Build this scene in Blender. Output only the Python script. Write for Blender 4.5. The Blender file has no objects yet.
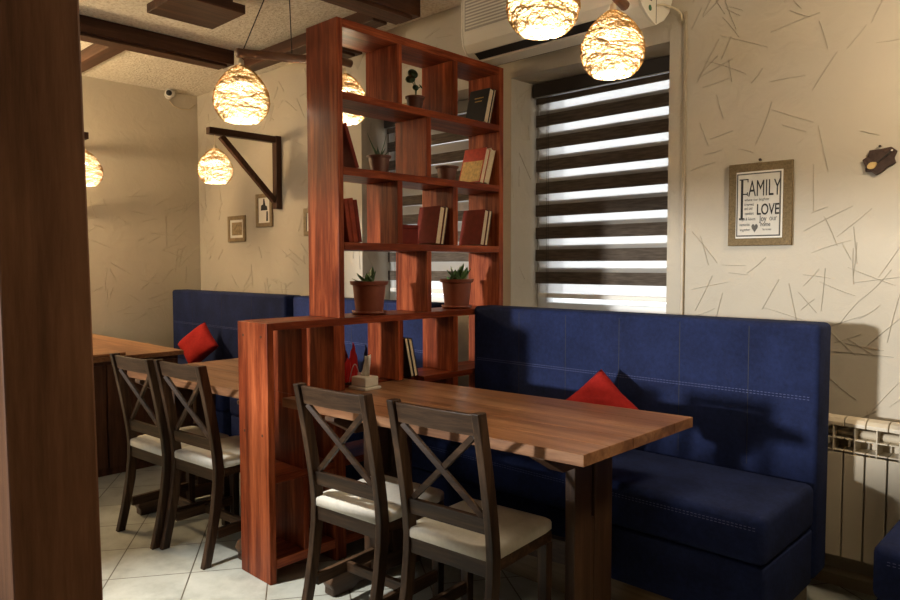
import bpy, bmesh, math, random
from mathutils import Vector, Matrix
R = math.radians
random.seed(7)
S = bpy.context.scene
COL = S.collection

# ------------------------------------------------------------------ camera
cam_d = bpy.data.cameras.new('camera')
cam = bpy.data.objects.new('camera', cam_d); COL.objects.link(cam)
cam_d.sensor_width = 36.0
cam_d.lens = 28.257
cam_d.clip_start = 0.02
yaw, pit, rol = 0.763622, -0.0513399, -0.001634
fw = Vector((-math.sin(yaw)*math.cos(pit), math.cos(yaw)*math.cos(pit), math.sin(pit)))
rt = Vector((math.cos(yaw), math.sin(yaw), 0)); up = rt.cross(fw)
c_, s_ = math.cos(rol), math.sin(rol)
rr, uu = c_*rt + s_*up, -s_*rt + c_*up
mw = Matrix((( rr.x, uu.x, -fw.x, 0), (rr.y, uu.y, -fw.y, 0), (rr.z, uu.z, -fw.z, 1.33), (0, 0, 0, 1)))
cam.matrix_world = mw
S.camera = cam

# ------------------------------------------------------------------ sky, daylight, exposure
w = bpy.data.worlds.new('sky'); S.world = w; w.use_nodes = True
bg = w.node_tree.nodes['Background']
bg.inputs[0].default_value = (0.93, 0.96, 1.0, 1); bg.inputs[1].default_value = 1.25

def area(name, loc, sx, sy, power, colr, rot):
    d = bpy.data.lights.new(name, 'AREA'); d.shape = 'RECTANGLE'; d.size = sx; d.size_y = sy
    d.energy = power; d.color = colr
    o = bpy.data.objects.new(name, d); COL.objects.link(o); o.location = loc; o.rotation_euler = rot
    return o
# low sun through the wide street window behind the camera, to the left
sd_ = bpy.data.lights.new('low_sun', 'SUN'); sd_.energy = 2.9; sd_.angle = R(3.2); sd_.color = (1.0, 0.985, 0.95)
sun = bpy.data.objects.new('low_sun', sd_); COL.objects.link(sun)
sun.rotation_euler = Vector((0.31, 1.0, -0.07)).to_track_quat('-Z', 'Y').to_euler()
# skylight in the same window
sky_l = area('window_skylight', (-4.6, -3.45, 1.6), 2.4, 1.3, 4, (0.95, 0.97, 1.0), (R(90), 0, 0))
sky_l.data.spread = R(75)
# daylight just outside the blinds of the two windows in the back wall
area('blind_daylight', (-2.09, 3.75, 1.75), 1.0, 1.3, 5, (0.95, 0.98, 1.0), (R(-90), 0, 0))
area('blind_daylight', (-3.38, 3.75, 1.75), 1.0, 1.3, 5, (0.95, 0.98, 1.0), (R(-90), 0, 0))

S.view_settings.view_transform = 'Standard'
S.view_settings.look = 'None'
S.view_settings.gamma = 1.0
S.view_settings.exposure = 0.0
S.view_settings.use_curve_mapping = False
S.cycles.use_denoising = True
S.cycles.max_bounces = 8
S.cycles.sample_clamp_indirect = 0.0

# ------------------------------------------------------------------ materials
def mat(name):
    m = bpy.data.materials.new(name); m.use_nodes = True
    nt = m.node_tree
    return m, nt, nt.nodes['Principled BSDF']
def nd(nt, t, **kw):
    n = nt.nodes.new(t)
    for k, v in kw.items():
        if k.startswith('i_'): n.inputs[k[2:].replace('_', ' ')].default_value = v
        else: setattr(n, k, v)
    return n
def c4(c): return (c[0], c[1], c[2], 1)
def ramp(nt, cols):
    r = nt.nodes.new('ShaderNodeValToRGB'); e = r.color_ramp.elements
    while len(e) < len(cols): e.new(0.5)
    for i, (p, c) in enumerate(cols): e[i].position = p; e[i].color = c4(c)
    return r
def plain(name, c, rough=0.5, metal=0.0, var=0.0, scale=20, spec=0.5, bump=0.0, bscale=80):
    m, nt, b = mat(name)
    b.inputs['Roughness'].default_value = rough; b.inputs['Metallic'].default_value = metal
    b.inputs['Specular IOR Level'].default_value = spec
    tc = nd(nt, 'ShaderNodeTexCoord')
    n = nd(nt, 'ShaderNodeTexNoise', i_Scale=scale, i_Detail=5.0); nt.links.new(tc.outputs['Object'], n.inputs['Vector'])
    lo = [x*(1-var) for x in c]; hi = [min(1, x*(1+var)) for x in c]
    r = ramp(nt, [(0.3, lo), (0.7, hi)]); nt.links.new(n.outputs['Fac'], r.inputs['Fac'])
    nt.links.new(r.outputs['Color'], b.inputs['Base Color'])
    if bump:
        n2 = nd(nt, 'ShaderNodeTexNoise', i_Scale=bscale, i_Detail=4.0); nt.links.new(tc.outputs['Object'], n2.inputs['Vector'])
        bp = nd(nt, 'ShaderNodeBump', i_Strength=bump, i_Distance=0.01)
        nt.links.new(n2.outputs['Fac'], bp.inputs['Height']); nt.links.new(bp.outputs['Normal'], b.inputs['Normal'])
    return m
def wood(name, dark, mid, light, axis, rough=0.35, sc=14.0, spec=0.5):
    m, nt, b = mat(name)
    tc = nd(nt, 'ShaderNodeTexCoord')
    mp = nd(nt, 'ShaderNodeMapping'); s = [1.0, 1.0, 1.0]; s['xyz'.index(axis)] = 0.07
    mp.inputs['Scale'].default_value = s
    nt.links.new(tc.outputs['Object'], mp.inputs['Vector'])
    n = nd(nt, 'ShaderNodeTexNoise', i_Scale=sc, i_Detail=8.0, i_Roughness=0.62, i_Distortion=0.6)
    nt.links.new(mp.outputs['Vector'], n.inputs['Vector'])
    n2 = nd(nt, 'ShaderNodeTexNoise', i_Scale=sc*5, i_Detail=6.0, i_Roughness=0.7)
    nt.links.new(mp.outputs['Vector'], n2.inputs['Vector'])
    mx = nd(nt, 'ShaderNodeMath', operation='MULTIPLY_ADD'); mx.inputs[1].default_value = 0.35
    nt.links.new(n2.outputs['Fac'], mx.inputs[0]); 
    sub = nd(nt, 'ShaderNodeMath', operation='MULTIPLY'); sub.inputs[1].default_value = 0.68
    nt.links.new(n.outputs['Fac'], sub.inputs[0]); nt.links.new(sub.outputs[0], mx.inputs[2])
    r = ramp(nt, [(0.34, dark), (0.5, mid), (0.68, light)]); nt.links.new(mx.outputs[0], r.inputs['Fac'])
    nt.links.new(r.outputs['Color'], b.inputs['Base Color'])
    b.inputs['Roughness'].default_value = rough; b.inputs['Specular IOR Level'].default_value = spec
    bp = nd(nt, 'ShaderNodeBump', i_Strength=0.15, i_Distance=0.004)
    nt.links.new(n2.outputs['Fac'], bp.inputs['Height']); nt.links.new(bp.outputs['Normal'], b.inputs['Normal'])
    return m
RED = ((0.050, 0.008, 0.003), (0.19, 0.035, 0.011), (0.50, 0.128, 0.044))
RW = {a: wood('red_wood_'+a, *RED, a, rough=0.36, spec=0.14) for a in 'xyz'}
PW = {a: wood('post_wood_'+a, (0.09, 0.043, 0.025), (0.19, 0.092, 0.052), (0.30, 0.15, 0.085), a, rough=0.45, spec=0.15) for a in 'xyz'}
DW = {a: wood('beam_wood_'+a, (0.028, 0.012, 0.007), (0.068, 0.029, 0.016), (0.13, 0.058, 0.033), a, rough=0.45, spec=0.2) for a in 'xyz'}
CW = {a: wood('chair_wood_'+a, (0.015, 0.008, 0.0045), (0.040, 0.021, 0.011), (0.112, 0.062, 0.034), a, rough=0.40, sc=22, spec=0.25) for a in 'xyz'}
TW = {a: wood('table_wood_'+a, (0.10, 0.038, 0.016), (0.26, 0.118, 0.052), (0.50, 0.265, 0.13), a, rough=0.33, sc=10, spec=0.4) for a in 'xyz'}
LW = {a: wood('trestle_wood_'+a, (0.035, 0.017, 0.009), (0.075, 0.037, 0.019), (0.15, 0.08, 0.042), a, rough=0.42, sc=14) for a in 'xyz'}

def plaster(name, c, var=0.07):
    m, nt, b = mat(name)
    tc = nd(nt, 'ShaderNodeTexCoord')
    n = nd(nt, 'ShaderNodeTexNoise', i_Scale=1.7, i_Detail=6.0); nt.links.new(tc.outputs['Object'], n.inputs['Vector'])
    r = ramp(nt, [(0.3, [x*(1-var) for x in c]), (0.7, [min(1, x*(1+var)) for x in c])])
    nt.links.new(n.outputs['Fac'], r.inputs['Fac']); nt.links.new(r.outputs['Color'], b.inputs['Base Color'])
    b.inputs['Roughness'].default_value = 0.75
    b.inputs['Specular IOR Level'].default_value = 0.25
    n2 = nd(nt, 'ShaderNodeTexNoise', i_Scale=9.0, i_Detail=7.0, i_Distortion=1.2); nt.links.new(tc.outputs['Object'], n2.inputs['Vector'])
    bp = nd(nt, 'ShaderNodeBump', i_Strength=0.25, i_Distance=0.02)
    nt.links.new(n2.outputs['Fac'], bp.inputs['Height']); nt.links.new(bp.outputs['Normal'], b.inputs['Normal'])
    return m
M_WALL = plaster('cream_plaster', (0.495, 0.447, 0.36))
M_MARK = plaster('groove_dirt_shade', (0.40, 0.35, 0.27))  # darker plaster: dirt and recess shade of the grooves put into the colour
M_RIDGE_LIT = plaster('lit_ridge_plaster', (0.535, 0.48, 0.385))  # paler than the wall: the ridge highlight is put into the colour
M_SOFT = plaster('soft_groove_dirt_shade', (0.42, 0.37, 0.285))  # weaker groove tone, dirt and recess shade in one colour
M_DIM = plaster('brown_plaster', (0.26, 0.20, 0.14))

def stucco():
    m, nt, b = mat('stucco_ceiling')
    tc = nd(nt, 'ShaderNodeTexCoord')
    v = nd(nt, 'ShaderNodeTexNoise', i_Scale=58.0, i_Detail=4.0, i_Roughness=0.55); nt.links.new(tc.outputs['Object'], v.inputs['Vector'])
    r = ramp(nt, [(0.36, (0.62, 0.56, 0.45)), (0.5, (0.78, 0.73, 0.62)), (0.65, (0.84, 0.80, 0.70))])
    nt.links.new(v.outputs['Fac'], r.inputs['Fac']); nt.links.new(r.outputs['Color'], b.inputs['Base Color'])
    b.inputs['Roughness'].default_value = 0.9
    bp = nd(nt, 'ShaderNodeBump', i_Strength=0.9, i_Distance=0.015)
    nt.links.new(v.outputs['Fac'], bp.inputs['Height']); nt.links.new(bp.outputs['Normal'], b.inputs['Normal'])
    return m
M_CEIL = stucco()

def tiles():
    m, nt, b = mat('floor_tiles')
    tc = nd(nt, 'ShaderNodeTexCoord')
    mp = nd(nt, 'ShaderNodeMapping'); mp.vector_type = 'POINT'
    mp.inputs['Rotation'].default_value = (0, 0, R(34.4)); mp.inputs['Location'].default_value = (TILE[0], TILE[1], 0)
    nt.links.new(tc.outputs['Object'], mp.inputs['Vector'])
    br = nd(nt, 'ShaderNodeTexBrick', offset=0.0, squash=1.0)
    br.inputs['Scale'].default_value = 1.0; br.inputs['Brick Width'].default_value = 0.33; br.inputs['Row Height'].default_value = 0.33
    br.inputs['Mortar Size'].default_value = 0.003; br.inputs['Mortar Smooth'].default_value = 0.1
    br.inputs['Mortar'].default_value = c4((0.10, 0.085, 0.06))
    nt.links.new(mp.outputs['Vector'], br.inputs['Vector'])
    n = nd(nt, 'ShaderNodeTexNoise', i_Scale=7.0, i_Detail=8.0, i_Roughness=0.65); nt.links.new(tc.outputs['Object'], n.inputs['Vector'])
    r = ramp(nt, [(0.3, (0.32, 0.325, 0.285)), (0.52, (0.44, 0.45, 0.40)), (0.72, (0.51, 0.52, 0.47))])
    nt.links.new(n.outputs['Fac'], r.inputs['Fac'])
    nt.links.new(r.outputs['Color'], br.inputs['Color1']); nt.links.new(r.outputs['Color'], br.inputs['Color2'])
    nt.links.new(br.outputs['Color'], b.inputs['Base Color'])
    b.inputs['Roughness'].default_value = 0.38
    bp = nd(nt, 'ShaderNodeBump', i_Strength=0.4, i_Distance=0.003, invert=True)
    nt.links.new(br.outputs['Fac'], bp.inputs['Height']); nt.links.new(bp.outputs['Normal'], b.inputs['Normal'])
    return m
TILE = (0.0, 0.0)
def set_tile():
    # put grout crossings where the photograph shows them
    global TILE
    a = R(34.4)
    p = (-3.059, 1.107); q = (-3.40, 1.198)
    u = p[0]*math.sin(a) + p[1]*math.cos(a)       # rotated y of a line running along rotated x
    v = q[0]*math.cos(a) - q[1]*math.sin(a)
    TILE = (-v, -u)
set_tile()
M_FLOOR = tiles()

def fabric(name, c1, c2, sc=55, rough=0.85):
    m, nt, b = mat(name)
    tc = nd(nt, 'ShaderNodeTexCoord')
    n = nd(nt, 'ShaderNodeTexNoise', i_Scale=sc, i_Detail=6.0, i_Roughness=0.7); nt.links.new(tc.outputs['Object'], n.inputs['Vector'])
    n0 = nd(nt, 'ShaderNodeTexNoise', i_Scale=6.0, i_Detail=3.0); nt.links.new(tc.outputs['Object'], n0.inputs['Vector'])
    a = nd(nt, 'ShaderNodeMath', operation='MULTIPLY_ADD'); a.inputs[1].default_value = 0.5
    nt.links.new(n.outputs['Fac'], a.inputs[0])
    h = nd(nt, 'ShaderNodeMath', operation='MULTIPLY'); h.inputs[1].default_value = 0.5
    nt.links.new(n0.outputs['Fac'], h.inputs[0]); nt.links.new(h.outputs[0], a.inputs[2])
    r = ramp(nt, [(0.36, c1), (0.64, c2)]); nt.links.new(a.outputs[0], r.inputs['Fac'])
    nt.links.new(r.outputs['Color'], b.inputs['Base Color'])
    b.inputs['Roughness'].default_value = rough
    b.inputs['Specular IOR Level'].default_value = 0.2
    bp = nd(nt, 'ShaderNodeBump', i_Strength=0.2, i_Distance=0.003)
    nt.links.new(n.outputs['Fac'], bp.inputs['Height']); nt.links.new(bp.outputs['Normal'], b.inputs['Normal'])
    return m
M_BLUE = fabric('blue_upholstery', (0.007, 0.012, 0.044), (0.016, 0.027, 0.094))
M_STITCH = plain('pale_stitching', (0.10, 0.115, 0.24), 0.8)
M_REDF = fabric('red_cushion_cloth', (0.27, 0.010, 0.008), (0.42, 0.020, 0.016), sc=60)
M_CREAM = fabric('cream_seat_cloth', (0.66, 0.635, 0.565), (0.80, 0.775, 0.705), sc=40)
M_PLINTH = wood('plinth_wood', (0.10, 0.06, 0.03), (0.18, 0.12, 0.06), (0.26, 0.18, 0.10), 'x', rough=0.5)
M_TERRA = plain('terracotta_plastic', (0.22, 0.058, 0.027), 0.5, var=0.15, scale=8)
M_TERRAD = plain('dark_terracotta', (0.12, 0.04, 0.022), 0.5, var=0.15, scale=8)
M_SOIL = plain('soil', (0.03, 0.02, 0.012), 0.95, var=0.5, scale=120, bump=0.8)
M_LEAF = plain('succulent_leaf', (0.07, 0.145, 0.04), 0.4, var=0.35, scale=25)
M_LEAFD = plain('dark_leaf', (0.02, 0.05, 0.018), 0.35, var=0.3, scale=25)
M_LEAFG = plain('aloe_leaf', (0.06, 0.11, 0.045), 0.4, var=0.3, scale=30)
M_BOOKR = plain('maroon_book_cloth', (0.15, 0.018, 0.011), 0.75, spec=0.2, var=0.15, scale=30, bump=0.1, bscale=250)
M_BOOKR2 = plain('brick_book_cloth', (0.27, 0.045, 0.02), 0.7, spec=0.2, var=0.2, scale=30, bump=0.1, bscale=250)
M_BOOKK = plain('black_book_cloth', (0.012, 0.013, 0.017), 0.45, var=0.2, scale=30)
M_BOOKB = plain('brown_book_cloth', (0.06, 0.022, 0.014), 0.5, var=0.2, scale=30)
M_PAGE = plain('book_pages', (0.72, 0.60, 0.40), 0.8, var=0.1, scale=150)
M_GOLD = plain('gilt_lettering', (0.55, 0.38, 0.12), 0.4, metal=0.4)
M_YEL = plain('yellow_print', (0.62, 0.42, 0.14), 0.5, var=0.25, scale=60)
M_REDP = plain('red_print', (0.50, 0.05, 0.025), 0.5, var=0.2, scale=50)
M_WHITEP = plain('white_plastic', (0.78, 0.75, 0.68), 0.4, var=0.02)
M_AC = plain('ivory_plastic', (0.74, 0.70, 0.60), 0.38, var=0.03, scale=5)
M_ACG = plain('grey_grille', (0.36, 0.34, 0.29), 0.5, var=0.05)
M_DARK = plain('dark_void_plastic', (0.012, 0.011, 0.010), 0.6)
M_GREEN = plain('green_badge', (0.02, 0.12, 0.05), 0.4)
M_TISB = plain('ivory_tissue_box', (0.72, 0.66, 0.54), 0.35, var=0.03)
M_TISS = plain('tissue_paper', (0.80, 0.76, 0.68), 0.9, var=0.03)
M_NAPR = plain('red_napkin', (0.50, 0.012, 0.014), 0.8, var=0.12, scale=40)
M_NAPB = plain('navy_napkin', (0.012, 0.016, 0.06), 0.8, var=0.12)
M_WIRE = plain('steel_wire', (0.6, 0.58, 0.55), 0.3, metal=0.9)
M_CORD = plain('cream_cord', (0.62, 0.52, 0.36), 0.7)
M_BLKCORD = plain('black_cord', (0.02, 0.018, 0.015), 0.6)
M_RAD = plain('cream_enamel', (0.66, 0.57, 0.42), 0.35, var=0.03, scale=6)
M_PIPE = plain('painted_pipe', (0.40, 0.33, 0.23), 0.45, var=0.08)
M_BURLAP = plain('burlap', (0.19, 0.135, 0.066), 0.9, var=0.25, scale=160, bump=0.5, bscale=260)
M_POSTER = plain('poster_paper', (0.60, 0.57, 0.50), 0.7, var=0.06, scale=12)
M_POSTERW = plain('poster_border', (0.74, 0.71, 0.63), 0.7)
M_INK = plain('black_ink', (0.022, 0.020, 0.018), 0.8)
M_INKG = plain('grey_ink', (0.10, 0.095, 0.085), 0.8)
M_SEPIA = plain('sepia_print', (0.32, 0.23, 0.12), 0.7, var=0.4, scale=45)
M_FRAME = plain('gilt_frame', (0.24, 0.17, 0.085), 0.5, var=0.2, scale=40)
M_HIDE = plain('dark_leather', (0.045, 0.022, 0.014), 0.65, var=0.3, scale=60, bump=0.4)
M_PALEW = plain('pale_wood', (0.60, 0.42, 0.16), 0.5, var=0.15, scale=40)
M_NAIL = plain('iron_nail', (0.05, 0.035, 0.025), 0.5, metal=0.6)
M_FRW = plain('window_pvc', (0.80, 0.80, 0.78), 0.35)
M_CAMW = plain('camera_white', (0.75, 0.72, 0.66), 0.4)
M_BRASS = plain('brass', (0.35, 0.22, 0.09), 0.35, metal=0.8)
M_LOG = wood('log_wood', (0.07, 0.03, 0.016), (0.16, 0.072, 0.036), (0.28, 0.14, 0.07), 'y', rough=0.5, sc=18)

def glassy():
    m, nt, b = mat('window_glass')
    b.inputs['Transmission Weight'].default_value = 1.0; b.inputs['Roughness'].default_value = 0.0; b.inputs['IOR'].default_value = 1.45
    n = nd(nt, 'ShaderNodeTexNoise', i_Scale=3.0); r = ramp(nt, [(0.3, (0.97, 0.98, 0.98)), (0.7, (1, 1, 1))])
    nt.links.new(n.outputs['Fac'], r.inputs['Fac']); nt.links.new(r.outputs['Color'], b.inputs['Base Color'])
    return m
M_GLASS = glassy()
def cloth_trans(name, c, tr, tcol, clear=0.0, sc=200, streak=0.0):
    m, nt, b = mat(name)
    tc = nd(nt, 'ShaderNodeTexCoord')
    mp = nd(nt, 'ShaderNodeMapping'); mp.inputs['Scale'].default_value = (0.12, 1, 1)
    nt.links.new(tc.outputs['Object'], mp.inputs['Vector'])
    n = nd(nt, 'ShaderNodeTexNoise', i_Scale=sc, i_Detail=5.0); nt.links.new(mp.outputs['Vector'], n.inputs['Vector'])
    r = ramp(nt, [(0.35, [x*(1-streak) for x in c]), (0.65, [min(1, x*(1+streak)) for x in c])])
    nt.links.new(n.outputs['Fac'], r.inputs['Fac']); nt.links.new(r.outputs['Color'], b.inputs['Base Color'])
    b.inputs['Roughness'].default_value = 0.9; b.inputs['Specular IOR Level'].default_value = 0.1
    t = nd(nt, 'ShaderNodeBsdfTranslucent'); t.inputs['Color'].default_value = c4(tcol)
    mx = nd(nt, 'ShaderNodeMixShader'); mx.inputs[0].default_value = tr
    nt.links.new(b.outputs[0], mx.inputs[1]); nt.links.new(t.outputs[0], mx.inputs[2])
    last = mx
    if clear:
        tp = nd(nt, 'ShaderNodeBsdfTransparent'); m2 = nd(nt, 'ShaderNodeMixShader'); m2.inputs[0].default_value = clear
        nt.links.new(mx.outputs[0], m2.inputs[1]); nt.links.new(tp.outputs[0], m2.inputs[2]); last = m2
    nt.links.new(last.outputs[0], nt.nodes['Material Output'].inputs['Surface'])
    return m
M_BAND = cloth_trans('brown_blind_cloth', (0.13, 0.103, 0.08), 0.25, (0.20, 0.155, 0.115), 0.0, sc=90, streak=0.35)
M_SHEER = cloth_trans('sheer_blind_cloth', (0.85, 0.83, 0.78), 0.5, (0.9, 0.88, 0.84), 0.55)
M_HEAD = plain('brown_headrail', (0.035, 0.028, 0.022), 0.45)

# lamp materials
def straw(name, c, tr):
    return cloth_trans(name, c, tr, (0.95, 0.80, 0.52), 0.0, sc=120, streak=0.3)
M_STRAW = straw('straw_fibre', (0.36, 0.21, 0.075), 0.06)
def liner():
    m, nt, b = mat('paper_fibre')
    tc = nd(nt, 'ShaderNodeTexCoord')
    mp = nd(nt, 'ShaderNodeMapping'); mp.inputs['Scale'].default_value = (1, 1, 2.6)
    nt.links.new(tc.outputs['Object'], mp.inputs['Vector'])
    n = nd(nt, 'ShaderNodeTexNoise', i_Scale=38.0, i_Detail=4.0, i_Roughness=0.6); nt.links.new(mp.outputs['Vector'], n.inputs['Vector'])
    r = ramp(nt, [(0.44, (0, 0, 0)), (0.48, (1, 1, 1))]); nt.links.new(n.outputs['Fac'], r.inputs['Fac'])
    b.inputs['Base Color'].default_value = (0.80, 0.71, 0.53, 1); b.inputs['Roughness'].default_value = 0.9
    t = nd(nt, 'ShaderNodeBsdfTranslucent'); t.inputs['Color'].default_value = (0.62, 0.53, 0.38, 1)
    mx = nd(nt, 'ShaderNodeMixShader'); mx.inputs[0].default_value = 0.6
    nt.links.new(b.outputs[0], mx.inputs[1]); nt.links.new(t.outputs[0], mx.inputs[2])
    tp = nd(nt, 'ShaderNodeBsdfTransparent'); m2 = nd(nt, 'ShaderNodeMixShader')
    nt.links.new(r.outputs['Color'], m2.inputs[0])
    nt.links.new(tp.outputs[0], m2.inputs[1]); nt.links.new(mx.outputs[0], m2.inputs[2])
    nt.links.new(m2.outputs[0], nt.nodes['Material Output'].inputs['Surface'])
    return m
M_LINER = liner()
def glow(name, c, s):
    m, nt, b = mat(name)
    b.inputs['Base Color'].default_value = c4(c); b.inputs['Emission Color'].default_value = c4(c); b.inputs['Emission Strength'].default_value = s
    return m
M_BULB = glow('warm_bulb', (1.0, 0.80, 0.50), 12.0)

# ------------------------------------------------------------------ mesh helpers
class MB:
    def __init__(s): s.bm = bmesh.new()
    def box(s, x0, y0, z0, x1, y1, z1):
        vs = [s.bm.verts.new(p) for p in ((x0,y0,z0),(x1,y0,z0),(x1,y1,z0),(x0,y1,z0),(x0,y0,z1),(x1,y0,z1),(x1,y1,z1),(x0,y1,z1))]
        for f in ((3,2,1,0),(4,5,6,7),(0,1,5,4),(1,2,6,5),(2,3,7,6),(3,0,4,7)): s.bm.faces.new([vs[i] for i in f])
        return s
    def hexa(s, bot, top):
        vs = [s.bm.verts.new(p) for p in list(bot)+list(top)]
        n = len(bot)
        s.bm.faces.new(list(reversed(vs[:n]))); s.bm.faces.new(vs[n:])
        for i in range(n): j = (i+1) % n; s.bm.faces.new([vs[i], vs[j], vs[n+j], vs[n+i]])
        return s
    def bar(s, p, q, wx, wz, upv=(0, 0, 1)):
        p, q = Vector(p), Vector(q); d = (q-p).normalized()
        a = d.cross(Vector(upv)).normalized(); b = a.cross(d).normalized()
        o = [(-a*wx-b*wz)/2, (a*wx-b*wz)/2, (a*wx+b*wz)/2, (-a*wx+b*wz)/2]
        v = [s.bm.verts.new(p+k) for k in o] + [s.bm.verts.new(q+k) for k in o]
        for f in ((3,2,1,0),(4,5,6,7),(0,1,5,4),(1,2,6,5),(2,3,7,6),(3,0,4,7)): s.bm.faces.new([v[i] for i in f])
        return s
    def tube(s, pts, r, n=8, closed=False, rx=None):
        pts = [Vector(p) for p in pts]; rings = []; N = len(pts); prev = None
        for i, p in enumerate(pts):
            if closed: t = pts[(i+1) % N]-pts[i-1]
            else: t = pts[min(i+1, N-1)]-pts[max(i-1, 0)]
            t.normalize()
            if prev is None:
                a = t.orthogonal().normalized()
            else:
                a = (prev - t*prev.dot(t)); a = a.normalized() if a.length > 1e-6 else t.orthogonal().normalized()
            prev = a; b = t.cross(a)
            ri = r[i] if isinstance(r, (list, tuple)) else r
            rings.append([s.bm.verts.new(p + (a*math.cos(2*math.pi*k/n) + b*math.sin(2*math.pi*k/n))*ri) for k in range(n)])
        for i in range(N if closed else N-1):
            A, B = rings[i], rings[(i+1) % N]
            for k in range(n): s.bm.faces.new([A[k], A[(k+1) % n], B[(k+1) % n], B[k]])
        if not closed:
            s.bm.faces.new(list(reversed(rings[0]))); s.bm.faces.new(rings[-1])
        return s
    def lathe(s, prof, c=(0, 0, 0), n=28, cap0=True, cap1=True, axis='z'):
        rings = []
        for r, z in prof:
            ring = []
            for k in range(n):
                a = 2*math.pi*k/n
                v = (r*math.cos(a), r*math.sin(a), z)
                if axis == 'y': v = (v[0], v[2], v[1])
                if axis == 'x': v = (v[2], v[0], v[1])
                ring.append(s.bm.verts.new((c[0]+v[0], c[1]+v[1], c[2]+v[2])))
            rings.append(ring)
        for A, B in zip(rings, rings[1:]):
            for k in range(n): s.bm.faces.new([A[k], A[(k+1) % n], B[(k+1) % n], B[k]])
        if cap0: s.bm.faces.new(list(reversed(rings[0])))
        if cap1: s.bm.faces.new(rings[-1])
        return s
    def prism(s, poly, fn, t0, t1):
        """poly of 2-D points, fn(u, v, t) gives the 3-D point"""
        a = [s.bm.verts.new(fn(u, v, t0)) for u, v in poly]; b = [s.bm.verts.new(fn(u, v, t1)) for u, v in poly]
        n = len(poly)
        s.bm.faces.new(list(reversed(a))); s.bm.faces.new(b)
        for i in range(n): j = (i+1) % n; s.bm.faces.new([a[i], a[j], b[j], b[i]])
        return s
    def rbox(s, x0, y0, z0, x1, y1, z1, r, seg=4):
        t = bmesh.new()
        bmesh.ops.create_cube(t, size=1.0)
        for v in t.verts:
            v.co = Vector(((x0+x1)/2+v.co.x*(x1-x0), (y0+y1)/2+v.co.y*(y1-y0), (z0+z1)/2+v.co.z*(z1-z0)))
        bmesh.ops.bevel(t, geom=t.edges[:], offset=r, segments=seg, profile=0.5, affect='EDGES')
        s.add(t); t.free(); return s
    def add(s, t, mx=None):
        mp = {}
        for v in t.verts: mp[v] = s.bm.verts.new(mx @ v.co if mx else v.co)
        for f in t.faces:
            try: s.bm.faces.new([mp[v] for v in f.verts])
            except ValueError: pass
        return s
    def build(s, name, m, parent=None, bevel=0.0, smooth=False, seg=2):
        bmesh.ops.recalc_face_normals(s.bm, faces=s.bm.faces[:])
        me = bpy.data.meshes.new(name); s.bm.to_mesh(me); s.bm.free()
        for p in me.polygons: p.use_smooth = smooth
        me.materials.append(m)
        o = bpy.data.objects.new(name, me); COL.objects.link(o)
        if parent: o.parent = parent
        if bevel:
            b = o.modifiers.new('bevel', 'BEVEL'); b.width = bevel; b.segments = seg; b.limit_method = 'ANGLE'; b.angle_limit = R(40)
        return o
def thing(name, label, cat, loc=(0, 0, 0), rz=0.0, group=None, rot=None):
    o = bpy.data.objects.new(name, None); COL.objects.link(o)
    o.empty_display_size = 0.05
    o.location = loc; o.rotation_euler = rot if rot else (0, 0, rz)
    o['label'] = label; o['category'] = cat
    if group: o['group'] = group
    return o
def tag(o, label, cat, group=None):
    o['label'] = label; o['category'] = cat
    if group: o['group'] = group
    return o
def struct(o): o['kind'] = 'structure'; return o
def dup(root, loc, label, rz=None, group=None, rot=None):
    r = root.copy(); COL.objects.link(r); r.location = loc; r['label'] = label
    if rz is not None: r.rotation_euler = (0, 0, rz)
    if rot is not None: r.rotation_euler = rot
    if group: r['group'] = group
    for ch in list(root.children):
        c = ch.copy(); COL.objects.link(c); c.parent = r
        for g in ch.children:
            d = g.copy(); COL.objects.link(d); d.parent = c
    return r

# ------------------------------------------------------------------ the room
XL, XR, YB, YF, ZC = -6.29, 2.3, 3.18, -3.2, 2.886
T = 0.34
struct(MB().box(XL-0.2, YF-0.3, -0.1, XR+0.2, YB+T, 0).build('floor', M_FLOOR))
struct(MB().box(XL-0.2, YF-0.3, ZC, XR+0.2, YB+T, ZC+0.1).build('ceiling', M_CEIL))
W1 = (-2.56, -1.60); W2 = (-3.90, -2.86); WZ = (1.02, 2.38)
wb = MB()
for x0, x1 in ((XL-0.2, W2[0]), (W2[1], W1[0]), (W1[1], XR+0.2)): wb.box(x0, YB, 0, x1, YB+T, ZC)
for x0, x1 in (W1, W2):
    wb.box(x0, YB, 0, x1, YB+T, WZ[0]); wb.box(x0, YB, WZ[1], x1, YB+T, ZC)
wall_back = struct(wb.build('wall_back', M_WALL))
wall_left = struct(MB().box(XL-0.2, YF-0.3, 0, XL, YB, ZC).build('wall_left', M_WALL))
struct(MB().box(XR, YF-0.3, 0, XR+0.2, YB, ZC).build('wall_right', M_DIM))
FW = (-6.15, -2.0, 0.93, 2.08)
wf = MB()
wf.box(XL, YF-0.2, 0, FW[0], YF, ZC).box(FW[1], YF-0.2, 0, XR, YF, ZC).box(FW[0], YF-0.2, 0, FW[1], YF, FW[2]).box(FW[0], YF-0.2, FW[3], FW[1], YF, ZC)
struct(wf.build('wall_front', M_DIM))
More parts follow.
